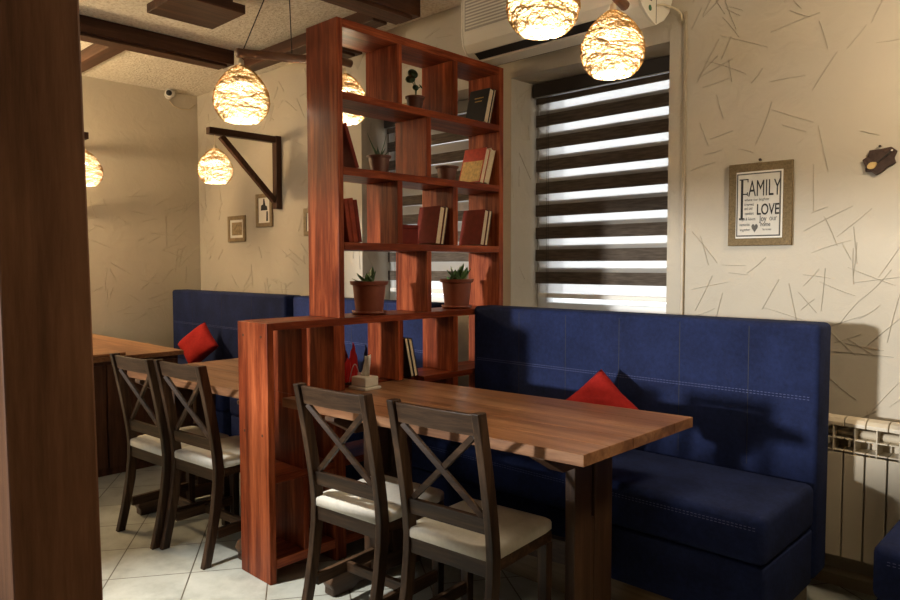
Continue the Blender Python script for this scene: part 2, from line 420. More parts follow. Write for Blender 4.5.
# trowel marks as slivers: dirt and groove shade in dark, lit edge in pale
def marks(name, parent, n, fn, u0, u1, v0, v1, skip=(), lmin=0.05, lmax=0.21, seed=3, wd=0.0016, gm=None):
    rnd = random.Random(seed)
    groove, ridge = MB(), MB()
    k = 0
    while k < n:
        u, v = rnd.uniform(u0, u1), rnd.uniform(v0, v1)
        L = rnd.uniform(lmin, lmax); a = rnd.choice((rnd.gauss(0.6, 0.3), rnd.gauss(-0.65, 0.4), rnd.gauss(0.05, 0.3), rnd.gauss(0.85, 0.3), rnd.gauss(1.75, 0.2)))
        du, dv = math.cos(a)*L/2, math.sin(a)*L/2
        if any(s0-abs(du) < u < s1+abs(du) and t0-abs(dv) < v < t1+abs(dv) for s0, s1, t0, t1 in skip): continue
        if not (u0 < u-abs(du) and u+abs(du) < u1 and v0 < v-abs(dv) and v+abs(dv) < v1): k += 1; continue
        k += 1
        nu, nv = -math.sin(a), math.cos(a)
        bend = rnd.gauss(0, 0.0025)
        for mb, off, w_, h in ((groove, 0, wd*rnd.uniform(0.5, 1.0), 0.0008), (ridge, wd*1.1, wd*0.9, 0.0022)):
            pts = []
            for q in range(5):
                tt = -1+q*0.5; ww = w_/2*(1-0.75*tt*tt)
                cu, cv = u+du*tt+nu*(off+bend*(1-tt*tt)), v+dv*tt+nv*(off+bend*(1-tt*tt))
                pts.append(((cu+nu*ww, cv+nv*ww), (cu-nu*ww, cv-nv*ww), (cu, cv)))
            rows = [[mb.bm.verts.new(fn(*p[0], 0)), mb.bm.verts.new(fn(*p[2], h)), mb.bm.verts.new(fn(*p[1], 0))] for p in pts]
            for A, B in zip(rows, rows[1:]):
                mb.bm.faces.new([A[0], A[1], B[1], B[0]]); mb.bm.faces.new([A[1], A[2], B[2], B[1]])
    groove.build(name+'_groove', gm or M_MARK, parent); ridge.build(name+'_ridge', M_RIDGE_LIT, parent)
marks('plaster', wall_back, 190, lambda u, v, h: (u, YB-0.0003-h, v), XL, -2.7, 0.9, ZC, gm=M_SOFT, wd=0.004, lmax=0.28, seed=5,
      skip=((W2[0]-0.01, W2[1]+0.01, 0, WZ[1]+0.01), (-5.8, -4.85, 1.5, 2.4)))
marks('plaster', wall_back, 250, lambda u, v, h: (u, YB-0.0003-h, v), -2.7, -0.1, 0.6, ZC, lmin=0.07, lmax=0.24,
      skip=((W1[0]-0.01, W1[1]+0.09, 0, WZ[1]+0.01), (W2[0]-0.01, W2[1]+0.01, 0, WZ[1]+0.01), (-2.7, -1.5, 2.3, 2.9), (-1.32, -1.0, 1.38, 1.8), (-0.78, -0.64, 1.66, 1.8)))
marks('plaster', wall_left, 120, lambda u, v, h: (XL+0.0003+h, u, v), 1.2, YB, 0.8, 2.0, seed=11, gm=M_SOFT, wd=0.004, lmax=0.28)
for k, (x0, x1) in enumerate((W1, W2)):
    marks('reveal', wall_back, 26, lambda u, v, h, x=x0: (x+0.0003+h, u, v), YB+0.005, YB+0.21, WZ[0], WZ[1], lmin=0.08, lmax=0.2, seed=21+k)
    marks('lintel', wall_back, 16, lambda u, v, h: (u, v, WZ[1]-0.0003-h), x0, x1, YB+0.005, YB+0.2, lmin=0.08, lmax=0.19, seed=31+k)

# smooth jamb strip and sill, window frames
def window(n, x0, x1):
    f = MB(); y0, y1 = YB+0.255, YB+0.325; z0, z1 = WZ
    f.box(x0, y0, z0, x0+0.07, y1, z1).box(x1-0.07, y0, z0, x1, y1, z1)
    f.box(x0+0.07, y0, z0, x1-0.07, y1, z0+0.08).box(x0+0.07, y0, z1-0.08, x1-0.07, y1, z1)
    o = struct(f.build('window_%d' % n, M_FRW, bevel=0.004))
    g = MB()
    g.box(x0+0.065, YB+0.285, z0+0.075, x1-0.065, YB+0.291, z1-0.075)
    g.build('window_pane', M_GLASS, o)
    MB().box(x0+0.002, YB+0.01, z0+0.001, x1-0.002, YB+0.25, z0+0.03).build('window_sill', M_FRW, o, bevel=0.004)
    return o
window(1, *W1); window(2, *W2)
struct(MB().box(W1[1]+0.002, YB-0.004, 1.0, W1[1]+0.075, YB-0.0005, 2.44).build('trim_1', M_WALL))

# zebra roller blinds: dark bands and sheer bands in two layers
def blind(label, x0, x1, shift=0.024):
    yb = YB+0.215
    t = thing('roller_blind', label, 'blind', ((x0+x1)/2, yb, 2.37), group='zebra roller blinds')
    h = (x1-x0)/2
    MB().rbox(-h, -0.035, -0.075, h, 0.03, 0.004, 0.006, 2).build('headrail', M_HEAD, t)
    MB().tube([(-h+0.01, -0.04, -0.079), (h-0.01, -0.04, -0.079)], 0.0022, 6).build('headrail_edge', M_ACG, t)
    fb, bb = MB(), MB()
    per, dk = 0.1305, 0.068
    bottom = 1.175-2.37
    z = -0.079
    fb.box(-h+0.012, -0.012, z-0.034, h-0.008, -0.0105, z)
    z = -0.079-0.034-0.0625
    first = z
    while z-dk > bottom:
        fb.box(-h+0.012, -0.012, z-dk, h-0.008, -0.0105, z)
        z -= per
    z = first+shift
    while z-dk > bottom-0.03:
        bb.box(-h+0.035, 0.006, z-dk+0.004, h-0.008, 0.0075, z)
        z -= per
    fb.build('front_fabric', M_BAND, t); bb.build('rear_fabric', M_BAND, t)
    MB().box(-h+0.03, -0.003, bottom-0.02, h-0.008, -0.0015, -0.079).build('sheer_fabric', M_SHEER, t)
    MB().rbox(-h+0.03, -0.012, bottom-0.045, h-0.008, 0.01, bottom-0.018, 0.004, 2).build('bottom_rail', M_WHITEP, t)
    MB().tube([(-h+0.10, -0.025, -0.07), (-h+0.10, -0.025, -1.26)], 0.0012, 5).tube([(-h+0.112, -0.025, -0.07), (-h+0.112, -0.025, -1.26)], 0.0012, 5).build('pull_cord', M_BLKCORD, t)
    return t
blind('dark brown striped roller blind on the fully visible window above the blue sofa', W1[0]+0.012, W1[1]-0.012)
blind('dark brown striped roller blind seen through the bookshelf on the window behind it', W2[0]+0.03, W2[1]-0.03, 0.062)

# front (street) window behind the camera
fwf = MB()
fwf.box(FW[0], YF-0.15, FW[2], FW[0]+0.06, YF-0.08, FW[3]).box(FW[1]-0.06, YF-0.15, FW[2], FW[1], YF-0.08, FW[3])
fwf.box(FW[0]+0.06, YF-0.15, FW[2], FW[1]-0.06, YF-0.08, FW[2]+0.06).box(FW[0]+0.06, YF-0.15, FW[3]-0.06, FW[1]-0.06, YF-0.08, FW[3])
struct(fwf.build('window_3', M_FRW))

# ------------------------------------------------------------------ ceiling timber
def beam(label, x0, y0, x1, y1, z0=2.745, z1=2.868, ax='y'):
    return tag(MB().box(x0, y0, z0, x1, y1, z1).build('ceiling_beam', DW[ax], bevel=0.004), label, 'beam', 'dark ceiling beams')
def ledged(label, x0, x1, y0, y1, z=2.765):
    t = thing('ceiling_beam', label, 'beam', ((x0+x1)/2, y0, z), group='dark ceiling beams')
    h = (x1-x0)/2
    MB().box(-h, 0, 0.018, h, y1-y0, 0.119).build('beam_timber', DW['y'], t, bevel=0.004)
    MB().box(-h+0.012, 0, 0, h-0.025, y1-y0-0.045, 0.0175).build('beam_batten', DW['y'], t, bevel=0.002)
    return t
ledged('dark ceiling beam whose sawn end sticks out above the bookshelf top', -3.24, -3.06, -0.6, 2.95)
ledged('dark ceiling beam crossing the left part of the ceiling above the wall camera', -4.92, -4.76, -0.6, 2.70)
ledged('short dark beam end visible through the top left compartment of the bookshelf', -3.97, -3.77, 2.8505, 3.09, 2.722)
beam('reddish cross beam passing behind the top of the bookshelf to the wall beam', -4.755, 2.74, -3.245, 2.85, 2.758, 2.84, 'x')
beam('short dark cross beam at far left beside the foreground post', -6.2, 1.92, -4.925, 2.03, 2.80, 2.884, 'x')
cb = thing('ceiling_box', 'flat dark wooden box fixed to the ceiling at upper left', 'ceiling box', (-4.07, 1.765, 2.755))
MB().box(0, 0, 0, 0.385, 0.40, 0.05).build('box_panel', DW['y'], cb, bevel=0.003)
MB().box(0.05, 0.05, 0.0505, 0.335, 0.35, 0.129).build('box_mount', DW['x'], cb)

# ------------------------------------------------------------------ foreground post
tag(MB().hexa([(-1.345, 0.304, 0), (-1.2, 0.304, 0), (-1.2, 0.436, 0), (-1.345, 0.436, 0)], [(-1.345, 0.278, ZC-0.002), (-1.2, 0.278, ZC-0.002), (-1.2, 0.402, ZC-0.002), (-1.345, 0.402, ZC-0.002)]).build('wooden_post', PW['z'], bevel=0.004), 'broad dark red wooden post in the left foreground, floor to ceiling', 'post')

# ------------------------------------------------------------------ open bookshelf
X0, X1 = -2.745, -2.515
sh = thing('open_bookshelf', 'tall reddish wooden open bookshelf with low front wing dividing the booths', 'bookshelf', (0, 0, 0))
def brd(name, y0, y1, z0, z1, ax='y', x0=X0, x1=X1): return MB().box(x0, y0, z0, x1, y1, z1).build(name, RW[ax], sh, bevel=0.0025)
brd('side_panel', 1.918, 1.948, 1.089, 2.404, 'z')
brd('side_panel', 3.022, 3.057, 1.089, 2.404, 'z')
brd('top_panel', 1.949, 3.021, 2.366, 2.404)
brd('low_end_panel', 1.550, 1.581, 0, 1.087, 'z')
brd('low_far_panel', 3.022, 3.057, 0, 1.056, 'z')
XN = -2.59      # the table end slides into a notch this deep
MB().box(X0, 1.886, 0, X1, 1.946, 0.7155).box(X0, 1.886, 0.7155, XN, 1.946, 0.7645).box(X0, 1.886, 0.7645, X1, 1.946, 1.056).build('tower_post', RW['z'], sh, bevel=0.0025)
for z0, z1 in ((2.055, 2.089), (1.724, 1.760), (1.392, 1.426)): brd('shelf_board', 1.949, 3.021, z0, z1)
brd('shelf_board', 1.5815, 3.057, 1.057, 1.0885)
MB().box(X0, 1.947, 0.738, XN, 2.44, 0.768).box(X0, 2.44, 0.738, X1, 3.021, 0.768).build('shelf_board', RW['y'], sh, bevel=0.0025)
for z0, z1 in ((0.42, 0.452), (0.06, 0.10)):
    brd('shelf_board', 1.582, 1.885, z0, z1); brd('shelf_board', 1.947, 3.021, z0, z1)
A3, A2 = ((2.268, 2.301), (2.652, 2.688)), ((2.462, 2.494),)
for (z0, z1), dv in (((2.0895, 2.3655), A3), ((1.7605, 2.0545), A2), ((1.4265, 1.7235), A3), ((1.089, 1.3915), A2), ((0.7685, 1.0565), A3), ((0.4525, 0.7375), A3), ((0.1005, 0.4195), A2)):
    for y0, y1 in dv: brd('divider', y0, y1, z0, 0.7155 if (z1 == 0.7375 and y0 < 2.4) else z1, 'z')
MB().box(X0, 1.719, 0.4525, X1, 1.745, 0.7155).box(X0, 1.719, 0.7155, XN, 1.745, 0.7645).box(X0, 1.719, 0.7645, X1, 1.745, 1.0565).build('divider', RW['z'], sh, bevel=0.0025)
brd('divider', 1.719, 1.745, 0.1005, 0.4195, 'z')
for y, z in ((1.5495, 1.03), (1.5495, 0.62)):
    for x in (-2.70, -2.56): MB().lathe([(0.0001, -0.0006), (0.006, -0.0006), (0.006, 0.0002)], (x, y, z), 10, axis='y').build('wood_plug', DW['z'], sh)

# books -------------------------------------------------------------
def book(label, y, z, lean, th, h, d, cover, face='pages', x=-2.535, group='books on the open shelf', pic=False, lines=None):
    """stands on a board at (y, z), its near edge at x; lean > 0 tips the top towards the window wall"""
    t = thing('book', label, 'book', (x, y, z+0.0006), group=group, rot=(-lean, 0, 0))
    y0, y1 = (-th, 0) if lean > 0 else (0, th)
    c = 0.003
    m = MB()
    m.box(-d, y0, 0, 0, y0+c, h).box(-d, y1-c, 0, 0, y1, h)
    if face == 'pages': m.box(-d, y0+c, 0, -d+c, y1-c, h)
    else: m.box(-c, y0+c, 0, 0, y1-c, h)
    m.build('cover', cover, t, bevel=0.0012)
    a, b = (-d+c+0.0005, -0.004) if face == 'pages' else (-d+0.004, -c-0.0005)
    MB().box(a, y0+c+0.0003, 0.004, b, y1-c-0.0003, h-0.004).build('pages', M_PAGE, t)
    if pic:
        MB().box(-d+0.008, y0-0.0006, h*0.64, -0.006, y0-0.0001, h-0.006).build('title_panel', M_REDP, t)
        MB().box(-d+0.008, y0-0.0006, 0.006, -0.006, y0-0.0001, h*0.63).build('cover_picture', M_YEL, t)
    if lines:
        l = MB()
        for (u0, u1, v) in lines: l.box(-d*u1, y0-0.0006, h*v, -d*u0, y0-0.0001, h*v+0.006)
        l.build('title_lettering', M_GOLD, t)
    return t
L = R
book('black hardcover with gilt title leaning in the top right compartment', 2.950, 2.0895, L(15.5), 0.036, 0.195, 0.145, M_BOOKK, lines=((0.25, 0.7, 0.72), (0.3, 0.65, 0.62)))
book('thin pale edged book behind the black hardcover in the top right compartment', 2.9675, 2.0895, L(15.5), 0.016, 0.20, 0.14, M_BOOKB)
book('book with red and yellow picture cover leaning in the second row', 2.913, 1.760, L(17), 0.034, 0.20, 0.16, M_REDP, pic=True)
book('thick cream edged book leaning behind the picture cover book', 2.955, 1.760, L(17), 0.038, 0.20, 0.15, M_PAGE)
book('single dark red book leaning on the near end panel in the second row', 2.035, 1.760, -L(20), 0.020, 0.205, 0.16, M_BOOKR, face='spine')
book('brick red book closest to the near end panel in the third row', 1.992, 1.426, -L(9), 0.024, 0.195, 0.15, M_BOOKR2, face='spine')
book('brick red book second from the near end panel in the third row', 2.018, 1.426, -L(9), 0.028, 0.20, 0.15, M_BOOKR2, face='spine')
book('dark maroon book third from the near end panel in the third row', 2.048, 1.426, -L(9), 0.020, 0.195, 0.15, M_BOOKR, face='spine')
book('large maroon book leaning in the middle compartment of the third row', 2.578, 1.426, L(11), 0.036, 0.195, 0.155, M_BOOKR)
book('thin cream edged book behind the large maroon book in the middle compartment', 2.603, 1.426, L(11), 0.022, 0.197, 0.15, M_BOOKB)
book('large maroon book leaning in the right compartment of the third row', 2.919, 1.426, L(12), 0.034, 0.197, 0.16, M_BOOKR)
book('thin cream edged book behind the maroon book in the right compartment', 2.946, 1.426, L(12), 0.024, 0.197, 0.15, M_BOOKB)
book('dark thin book with cream pages in the lowest row, left of a pair', 2.372, 0.768, -L(13), 0.022, 0.20, 0.15, M_BOOKK)
book('dark thin book with cream pages in the lowest row, right of a pair', 2.397, 0.768, -L(13), 0.024, 0.195, 0.15, M_BOOKK)
bx = thing('keepsake_box', 'small dark red box beside the large maroon book in the third row', 'box', (-2.62, 2.37, 1.4265), group=None)
MB().box(-0.06, -0.045, 0, 0.06, 0.075, 0.075).build('box_body', M_BOOKR, bx, bevel=0.003)
MB().box(-0.062, -0.047, 0.0755, 0.062, 0.077, 0.095).build('box_lid', M_BOOKR, bx, bevel=0.003)

# potted plants -----------------------------------------------------
def pot(t, r0, r1, h, m=M_TERRA, saucer=True):
    z = 0.0
    if saucer:
        MB().lathe([(r0*0.98, 0), (r0*1.22, 0.002), (r0*1.3, 0.016), (r0*1.22, 0.016), (r0*1.12, 0.006), (r0*0.9, 0.005)], n=28).build('saucer', m, t, smooth=True); z = 0.0055
    rim = 0.2*h
    p = MB().lathe([(r0*0.7, z), (r0, z), (r1*0.925, h-rim*0.85), (r1*0.93, h-rim*0.62), (r1*1.05, h-rim*0.55), (r1*1.09, h-rim*0.1), (r1*1.09, h), (r1*0.97, h), (r1*0.92, h-0.012), (r1*0.8, h*0.6)], n=32, cap1=False)
    o = p.build('pot', m, t, smooth=True)
    e = o.modifiers.new('edge', 'EDGE_SPLIT'); e.split_angle = R(35)
    MB().lathe([(r1*0.9, h-0.016), (r1*0.5, h-0.010), (0.001, h-0.008)], n=20, cap0=False, cap1=False).build('soil', M_SOIL, t, smooth=True)
    return o
def blade(mb, base, az, el, length, width, thick, curl=0.3, n=7, tip=0.15):
    base = Vector(base); p = base.copy(); e = el
    side = Vector((-math.sin(az), math.cos(az), 0)); rows = []
    for i in range(n):
        f = i/(n-1)
        d = Vector((math.cos(az)*math.cos(e), math.sin(az)*math.cos(e), math.sin(e))); nrm = side.cross(d).normalized()
        wd = width*(math.sin(min(1, f*1.25+0.25)*math.pi/2)*(1-f**2.5)+tip*(1-f))*0.5+0.0006
        th = thick*(1-f*0.9)*0.5+0.0003
        rows.append([mb.bm.verts.new(p+side*wd), mb.bm.verts.new(p+nrm*-th), mb.bm.verts.new(p-side*wd), mb.bm.verts.new(p+nrm*th)])
        p = p + d*length/(n-1); e += curl/(n-1)
    for A, B in zip(rows, rows[1:]):
        for k in range(4): mb.bm.faces.new([A[k], A[(k+1) % 4], B[(k+1) % 4], B[k]])
    mb.bm.faces.new(rows[-1]); mb.bm.faces.new(list(reversed(rows[0])))
def disc_leaf(mb, c, nrm, r, n=14, th=0.0012):
    c, nrm = Vector(c), Vector(nrm).normalized(); a = nrm.orthogonal().normalized(); b = nrm.cross(a)
    top = [mb.bm.verts.new(c+(a*math.cos(2*math.pi*k/n)*1.08+b*math.sin(2*math.pi*k/n))*r-nrm*0.12*r) for k in range(n)]
    ct = mb.bm.verts.new(c+nrm*0.05*r); cbm = mb.bm.verts.new(c-nrm*(0.05*r+th+0.12*r))
    for k in range(n):
        mb.bm.faces.new([top[k], top[(k+1) % n], ct]); mb.bm.faces.new([top[(k+1) % n], top[k], cbm])
pg = 'potted plants on the open shelf'
p1 = thing('potted_plant', 'small round leaved plant in a little pot in the top row', 'plant', (-2.60, 2.465, 2.0895), group=pg)
pot(p1, 0.034, 0.046, 0.073, M_TERRAD, False)
st, lf = MB(), MB()
for (dx, dy, hz, rl, tilt) in ((0.0, -0.012, 0.125, 0.027, (0.9, -0.3, 0.4)), (0.02, -0.05, 0.088, 0.024, (0.7, -0.6, 0.5)), (-0.01, 0.052, 0.075, 0.013, (0.8, 0.3, 0.5)), (0.02, -0.014, 0.052, 0.016, (0.9, -0.4, 0.3))):
    b0 = Vector((0, 0.005, 0.062)); e0 = Vector((dx, dy, 0.062+hz))
    st.tube([b0, b0.lerp(e0, 0.5)+Vector((0, dy*-0.3, 0.012)), e0], 0.0022, 6); disc_leaf(lf, e0, tilt, rl)
st.build('stem', M_LEAFG, p1, smooth=True); lf.build('leaves', M_LEAFD, p1, smooth=True)
p2 = thing('potted_plant', 'small spiky aloe in a brown pot in the second row', 'plant', (-2.61, 2.235, 1.7605), group=pg)
pot(p2, 0.040, 0.055, 0.085, M_TERRAD, False)
lf = MB()
for az, el, ln in ((4.4, 1.0, 0.13), (1.2, 1.15, 0.125), (5.0, 0.7, 0.07), (1.7, 0.45, 0.085), (3.9, 1.4, 0.06), (0.3, 0.8, 0.06), (2.6, 0.9, 0.07)): blade(lf, (0, 0, 0.074), az, el, ln, 0.017, 0.007, 0.25)
lf.build('leaves', M_LEAFG, p2, smooth=True)
p3 = thing('flower_pot', 'empty brown plant pot beside the picture cover book', 'plant pot', (-2.62, 2.76-0.045, 1.7605))
pot(p3, 0.042, 0.058, 0.082, M_TERRAD, False)
def succulent(label, loc, seed, leaves, mirror=1):
    t = thing('potted_plant', label, 'plant', loc, group=pg)
    pot(t, 0.065, 0.085, 0.158)
    rnd = random.Random(seed); lf = MB()
    for az, el, ln, wd in leaves: blade(lf, (rnd.uniform(-0.02, 0.02), rnd.uniform(-0.02, 0.02)+0.0, 0.142), az, el, ln*0.88, wd*1.35, 0.013, 0.2, tip=0.6)
    lf.build('leaves', M_LEAF, t, smooth=True)
    return t
ra = random.Random(5)
succulent('succulent with a few upright leaves in a terracotta pot, left of two large pots', (-2.63, 2.185, 1.0890), 1,
          [(1.6, 1.25, 0.10, 0.034), (1.2, 1.0, 0.085, 0.032), (4.6, 0.6, 0.10, 0.03), (4.9, 0.85, 0.075, 0.03), (0.2, 0.9, 0.07, 0.028), (3.2, 1.0, 0.07, 0.03), (4.2, 0.3, 0.09, 0.026), (1.0, 1.4, 0.085, 0.03)])
succulent('bushy fat leaved succulent in a terracotta pot, right of two large pots', (-2.63, 2.80, 1.0890), 2,
          [(k*0.62+ra.uniform(-0.2, 0.2), ra.uniform(0.35, 1.25), ra.uniform(0.07, 0.115), 0.036) for k in range(14)] + [(1.5, 0.8, 0.15, 0.036), (1.7, 0.5, 0.13, 0.034), (4.5, 0.6, 0.12, 0.034)])

# ------------------------------------------------------------------ tables
def table(label, FL, FR, BR, BL, tx, ty, ax='x', with_left=True):
    """tabletop corners given in plan; tx/ty: plan positions of the trestles"""
    t = thing('trestle_table', label, 'table', ((FL[0]+BR[0])/2, (FL[1]+BR[1])/2, 0), group='wooden trestle tables')
    ox, oy = t.location.x, t.location.y
    P = lambda q: (q[0]-ox, q[1]-oy)
    FL, FR, BR, BL = P(FL), P(FR), P(BR), P(BL)
    top = MB(); n = 5; z0, z1 = 0.722, 0.76
    lp = lambda a, b, f: (a[0]+(b[0]-a[0])*f, a[1]+(b[1]-a[1])*f)
    for i in range(n):
        f0, f1 = i/n, (i+1)/n-(0.0016 if i < n-1 else 0)
        q = [lp(FL, BL, f0), lp(FR, BR, f0), lp(FR, BR, f1), lp(FL, BL, f1)]
        top.hexa([(x, y, z0) for x, y in q], [(x, y, z1) for x, y in q])
    top.build('tabletop', TW['x'], t, bevel=0.002)
    for x, yc in zip(tx, ty):
        x -= ox; yc -= oy
        prof = [(-0.31, 0.7215), (0.34, 0.7215), (0.34, 0.69), (0.26, 0.642), (-0.20, 0.642), (-0.31, 0.705)]
        MB().prism(prof, lambda u, v, s, x=x, yc=yc: (x+s, yc+u, v), -0.03, 0.03).build('top_bar', LW['y'], t, bevel=0.003)
        for a, b in ((-0.12, -0.015), (0.005, 0.122)):
            MB().box(x-0.02, yc+a, 0.09, x+0.02, yc+b, 0.6415).build('leg', LW['z'], t, bevel=0.003)
        MB().box(x-0.016, yc-0.0145, 0.12, x+0.016, yc+0.0045, 0.44).build('leg_filler', LW['z'], t)
        foot = [(-0.32, 0), (-0.32, 0.03), (-0.335, 0.055), (-0.32, 0.085), (-0.28, 0.1), (-0.25, 0.085), (-0.21, 0.0895), (0.13, 0.0895), (0.165, 0.075), (0.17, 0.04), (0.165, 0), (0.10, 0), (0.08, 0.02), (-0.19, 0.02), (-0.22, 0)]
        MB().prism(foot, lambda u, v, s, x=x, yc=yc: (x+s, yc+u, v), -0.03, 0.03).build('foot_bar', LW['y'], t, bevel=0.006)
    xa, xb = tx[0]-ox, tx[1]-ox; ya, yb = ty[0]-oy, ty[1]-oy
    MB().bar((xa+0.021, ya+0.06, 0.26), (xb-0.021, yb+0.06, 0.26), 0.035, 0.09).build('stretcher', LW['x'], t, bevel=0.003)
    return t
table('long brown plank table in front of the nearer blue sofa', (-2.582, 1.662), (-1.15, 1.777), (-1.145, 2.50), (-2.582, 2.366), (-2.27, -1.345), (1.985, 2.115))
table('brown plank table beyond the bookshelf, behind the two farther chairs', (-3.88, 1.53), (-2.77, 1.635), (-2.77, 2.35), (-3.88, 2.25), (-3.75, -2.83), (1.84, 1.915))
# cabinet far left
cab = thing('counter_cabinet', 'dark wooden cabinet with brown top by the far left wall', 'cabinet', (-5.43, 1.62, 0))
MB().box(-0.855, -0.40, 0.0, 0.835, 0.53, 0.722).build('cabinet_body', DW['z'], cb if False else cab, bevel=0.003)
MB().box(-0.855, -0.44, 0.7225, 0.86, 0.56, 0.752).build('cabinet_top', TW['x'], cab, bevel=0.003)
for y0, y1 in ((-0.385, 0.055), (0.065, 0.515)):
    d = MB().box(0.8355, y0, 0.05, 0.851, y1, 0.70).build('cabinet_door', DW['z'], cab, bevel=0.002)
    MB().bar((0.862, (y0+0.03), 0.30), (0.862, (y0+0.03), 0.40), 0.012, 0.01).build('door_handle', M_WIRE, d)
tag(MB().box(-5.1, 1.19, 0.7525, -4.575, 1.80, 0.772).build('serving_board', TW['y'], bevel=0.003), 'flat dark wooden board lying on the far left cabinet', 'board')

# ------------------------------------------------------------------ chairs
def make_chair(label, loc, rz):
    t = thing('dining_chair', label, 'chair', loc, rz, group='dark cross back chairs with cream seats')
    hw = 0.185
    def prof(z):   # depth of the rear post centre line at a height
        if z < 0.44: return 0.072*math.sin(z/0.44*math.pi/2)
        return 0.072-0.078*((z-0.44)/0.45)**1.25
    for sx in (-1, 1):
        m = MB(); zs = [0, 0.12, 0.25, 0.36, 0.43, 0.50, 0.58, 0.68, 0.78, 0.892]
        rows = []
        for z in zs:
            y = prof(z); xa, xb = sx*hw, sx*(hw-0.028); dy = 0.021 if z > 0.2 else 0.019
            rows.append([m.bm.verts.new((xa, y-dy, z)), m.bm.verts.new((xb, y-dy, z)), m.bm.verts.new((xb, y+dy, z)), m.bm.verts.new((xa, y+dy, z))])
        for A, B in zip(rows, rows[1:]):
            for k in range(4): m.bm.faces.new([A[k], A[(k+1) % 4], B[(k+1) % 4], B[k]])
        m.bm.faces.new(rows[0]); m.bm.faces.new(rows[-1])
        m.build('rear_post', CW['z'], t, bevel=0.003)
        MB().hexa([(sx*0.150, 0.365, 0), (sx*0.182, 0.365, 0), (sx*0.182, 0.397, 0), (sx*0.150, 0.397, 0)],
                  [(sx*0.148, 0.36, 0.385), (sx*0.186, 0.36, 0.385), (sx*0.186, 0.40, 0.385), (sx*0.148, 0.40, 0.385)]).build('leg', CW['z'], t, bevel=0.003)
        MB().bar((sx*0.168, 0.06, 0.135), (sx*0.168, 0.3645, 0.135), 0.02, 0.045).build('side_stretcher', CW['y'], t, bevel=0.002)
    xi = hw-0.029
    def rail(name, z0, z1, bow, th=0.02):
        m = MB(); n = 9; rows = []
        for i in range(n):
            f = -1+2*i/(n-1); x = f*xi; yb = -bow*(1-f*f)
            rows.append([m.bm.verts.new((x, prof(z0)+yb-th/2, z0)), m.bm.verts.new((x, prof(z0)+yb+th/2, z0)), m.bm.verts.new((x, prof(z1)+yb+th/2, z1)), m.bm.verts.new((x, prof(z1)+yb-th/2, z1))])
        for A, B in zip(rows, rows[1:]):
            for k in range(4): m.bm.faces.new([A[k], A[(k+1) % 4], B[(k+1) % 4], B[k]])
        m.bm.faces.new(rows[0]); m.bm.faces.new(rows[-1])
        return m.build(name, CW['x'], t, bevel=0.003)
    rail('top_rail', 0.818, 0.886, 0.006)
    rail('lower_rail', 0.502, 0.556, 0.0)
    MB().bar((-xi+0.012, prof(0.817)-0.002, 0.8165), (xi-0.012, prof(0.556)-0.002, 0.5575), 0.013, 0.021, (0, 0, 1)).build('cross_bar', CW['x'], t, bevel=0.002)
    MB().bar((xi-0.012, prof(0.817)+0.002, 0.8165), (-xi+0.012, prof(0.556)+0.002, 0.5575), 0.013, 0.021, (0, 0, 1)).build('cross_bar', CW['x'], t, bevel=0.002)
    fr = MB(); fr.box(-xi, 0.058, 0.368, xi, 0.082, 0.421)
    fr.box(-0.182, 0.095, 0.386, -0.158, 0.40, 0.421).box(0.158, 0.095, 0.386, 0.182, 0.40, 0.421).box(-0.157, 0.376, 0.386, 0.157, 0.40, 0.421)
    fr.build('seat_frame', CW['x'], t, bevel=0.002)
    MB().bar((-0.1575, 0.215, 0.135), (0.1575, 0.215, 0.135), 0.02, 0.038).build('cross_stretcher', CW['x'], t, bevel=0.002)
    # padded seat, notched round the posts
    def pad(z, g):
        return [(-xi+g, 0.052+g, z), (xi-g, 0.052+g, z), (xi-g, 0.098+g, z), (0.182-g, 0.1+g, z), (0.183-g, 0.36, z), (0.178-g, 0.405-g, z), (0.15, 0.415-g, z), (-0.15, 0.415-g, z), (-0.178+g, 0.405-g, z), (-0.183+g, 0.36, z), (-0.182+g, 0.1+g, z), (-xi+g, 0.098+g, z)]
    m = MB(); rows = [[m.bm.verts.new(p) for p in pad(z, g)] for z, g in ((0.4215, 0.003), (0.425, 0.0), (0.448, 0.0), (0.456, 0.003), (0.461, 0.014), (0.465, 0.05))]
    for A, B in zip(rows, rows[1:]):
        for k in range(len(A)): m.bm.faces.new([A[k], A[(k+1) % len(A)], B[(k+1) % len(A)], B[k]])
    m.bm.faces.new(rows[0]); m.bm.faces.new(rows[-1])
    m.build('seat_pad', M_CREAM, t, smooth=True)
    return t
ch = make_chair('dark cross back chair at the right end of the near table', (-1.532, 1.533, 0), R(5))
dup(ch, (-2.012, 1.50, 0), 'dark cross back chair at the near table right beside the low shelf wing', rz=R(5))
dup(ch, (-3.04, 1.432, 0), 'dark cross back chair at the farther table, closest to the bookshelf', rz=R(5))
dup(ch, (-3.418, 1.376, 0), 'dark cross back chair farthest left, nearest the foreground post', rz=R(4))

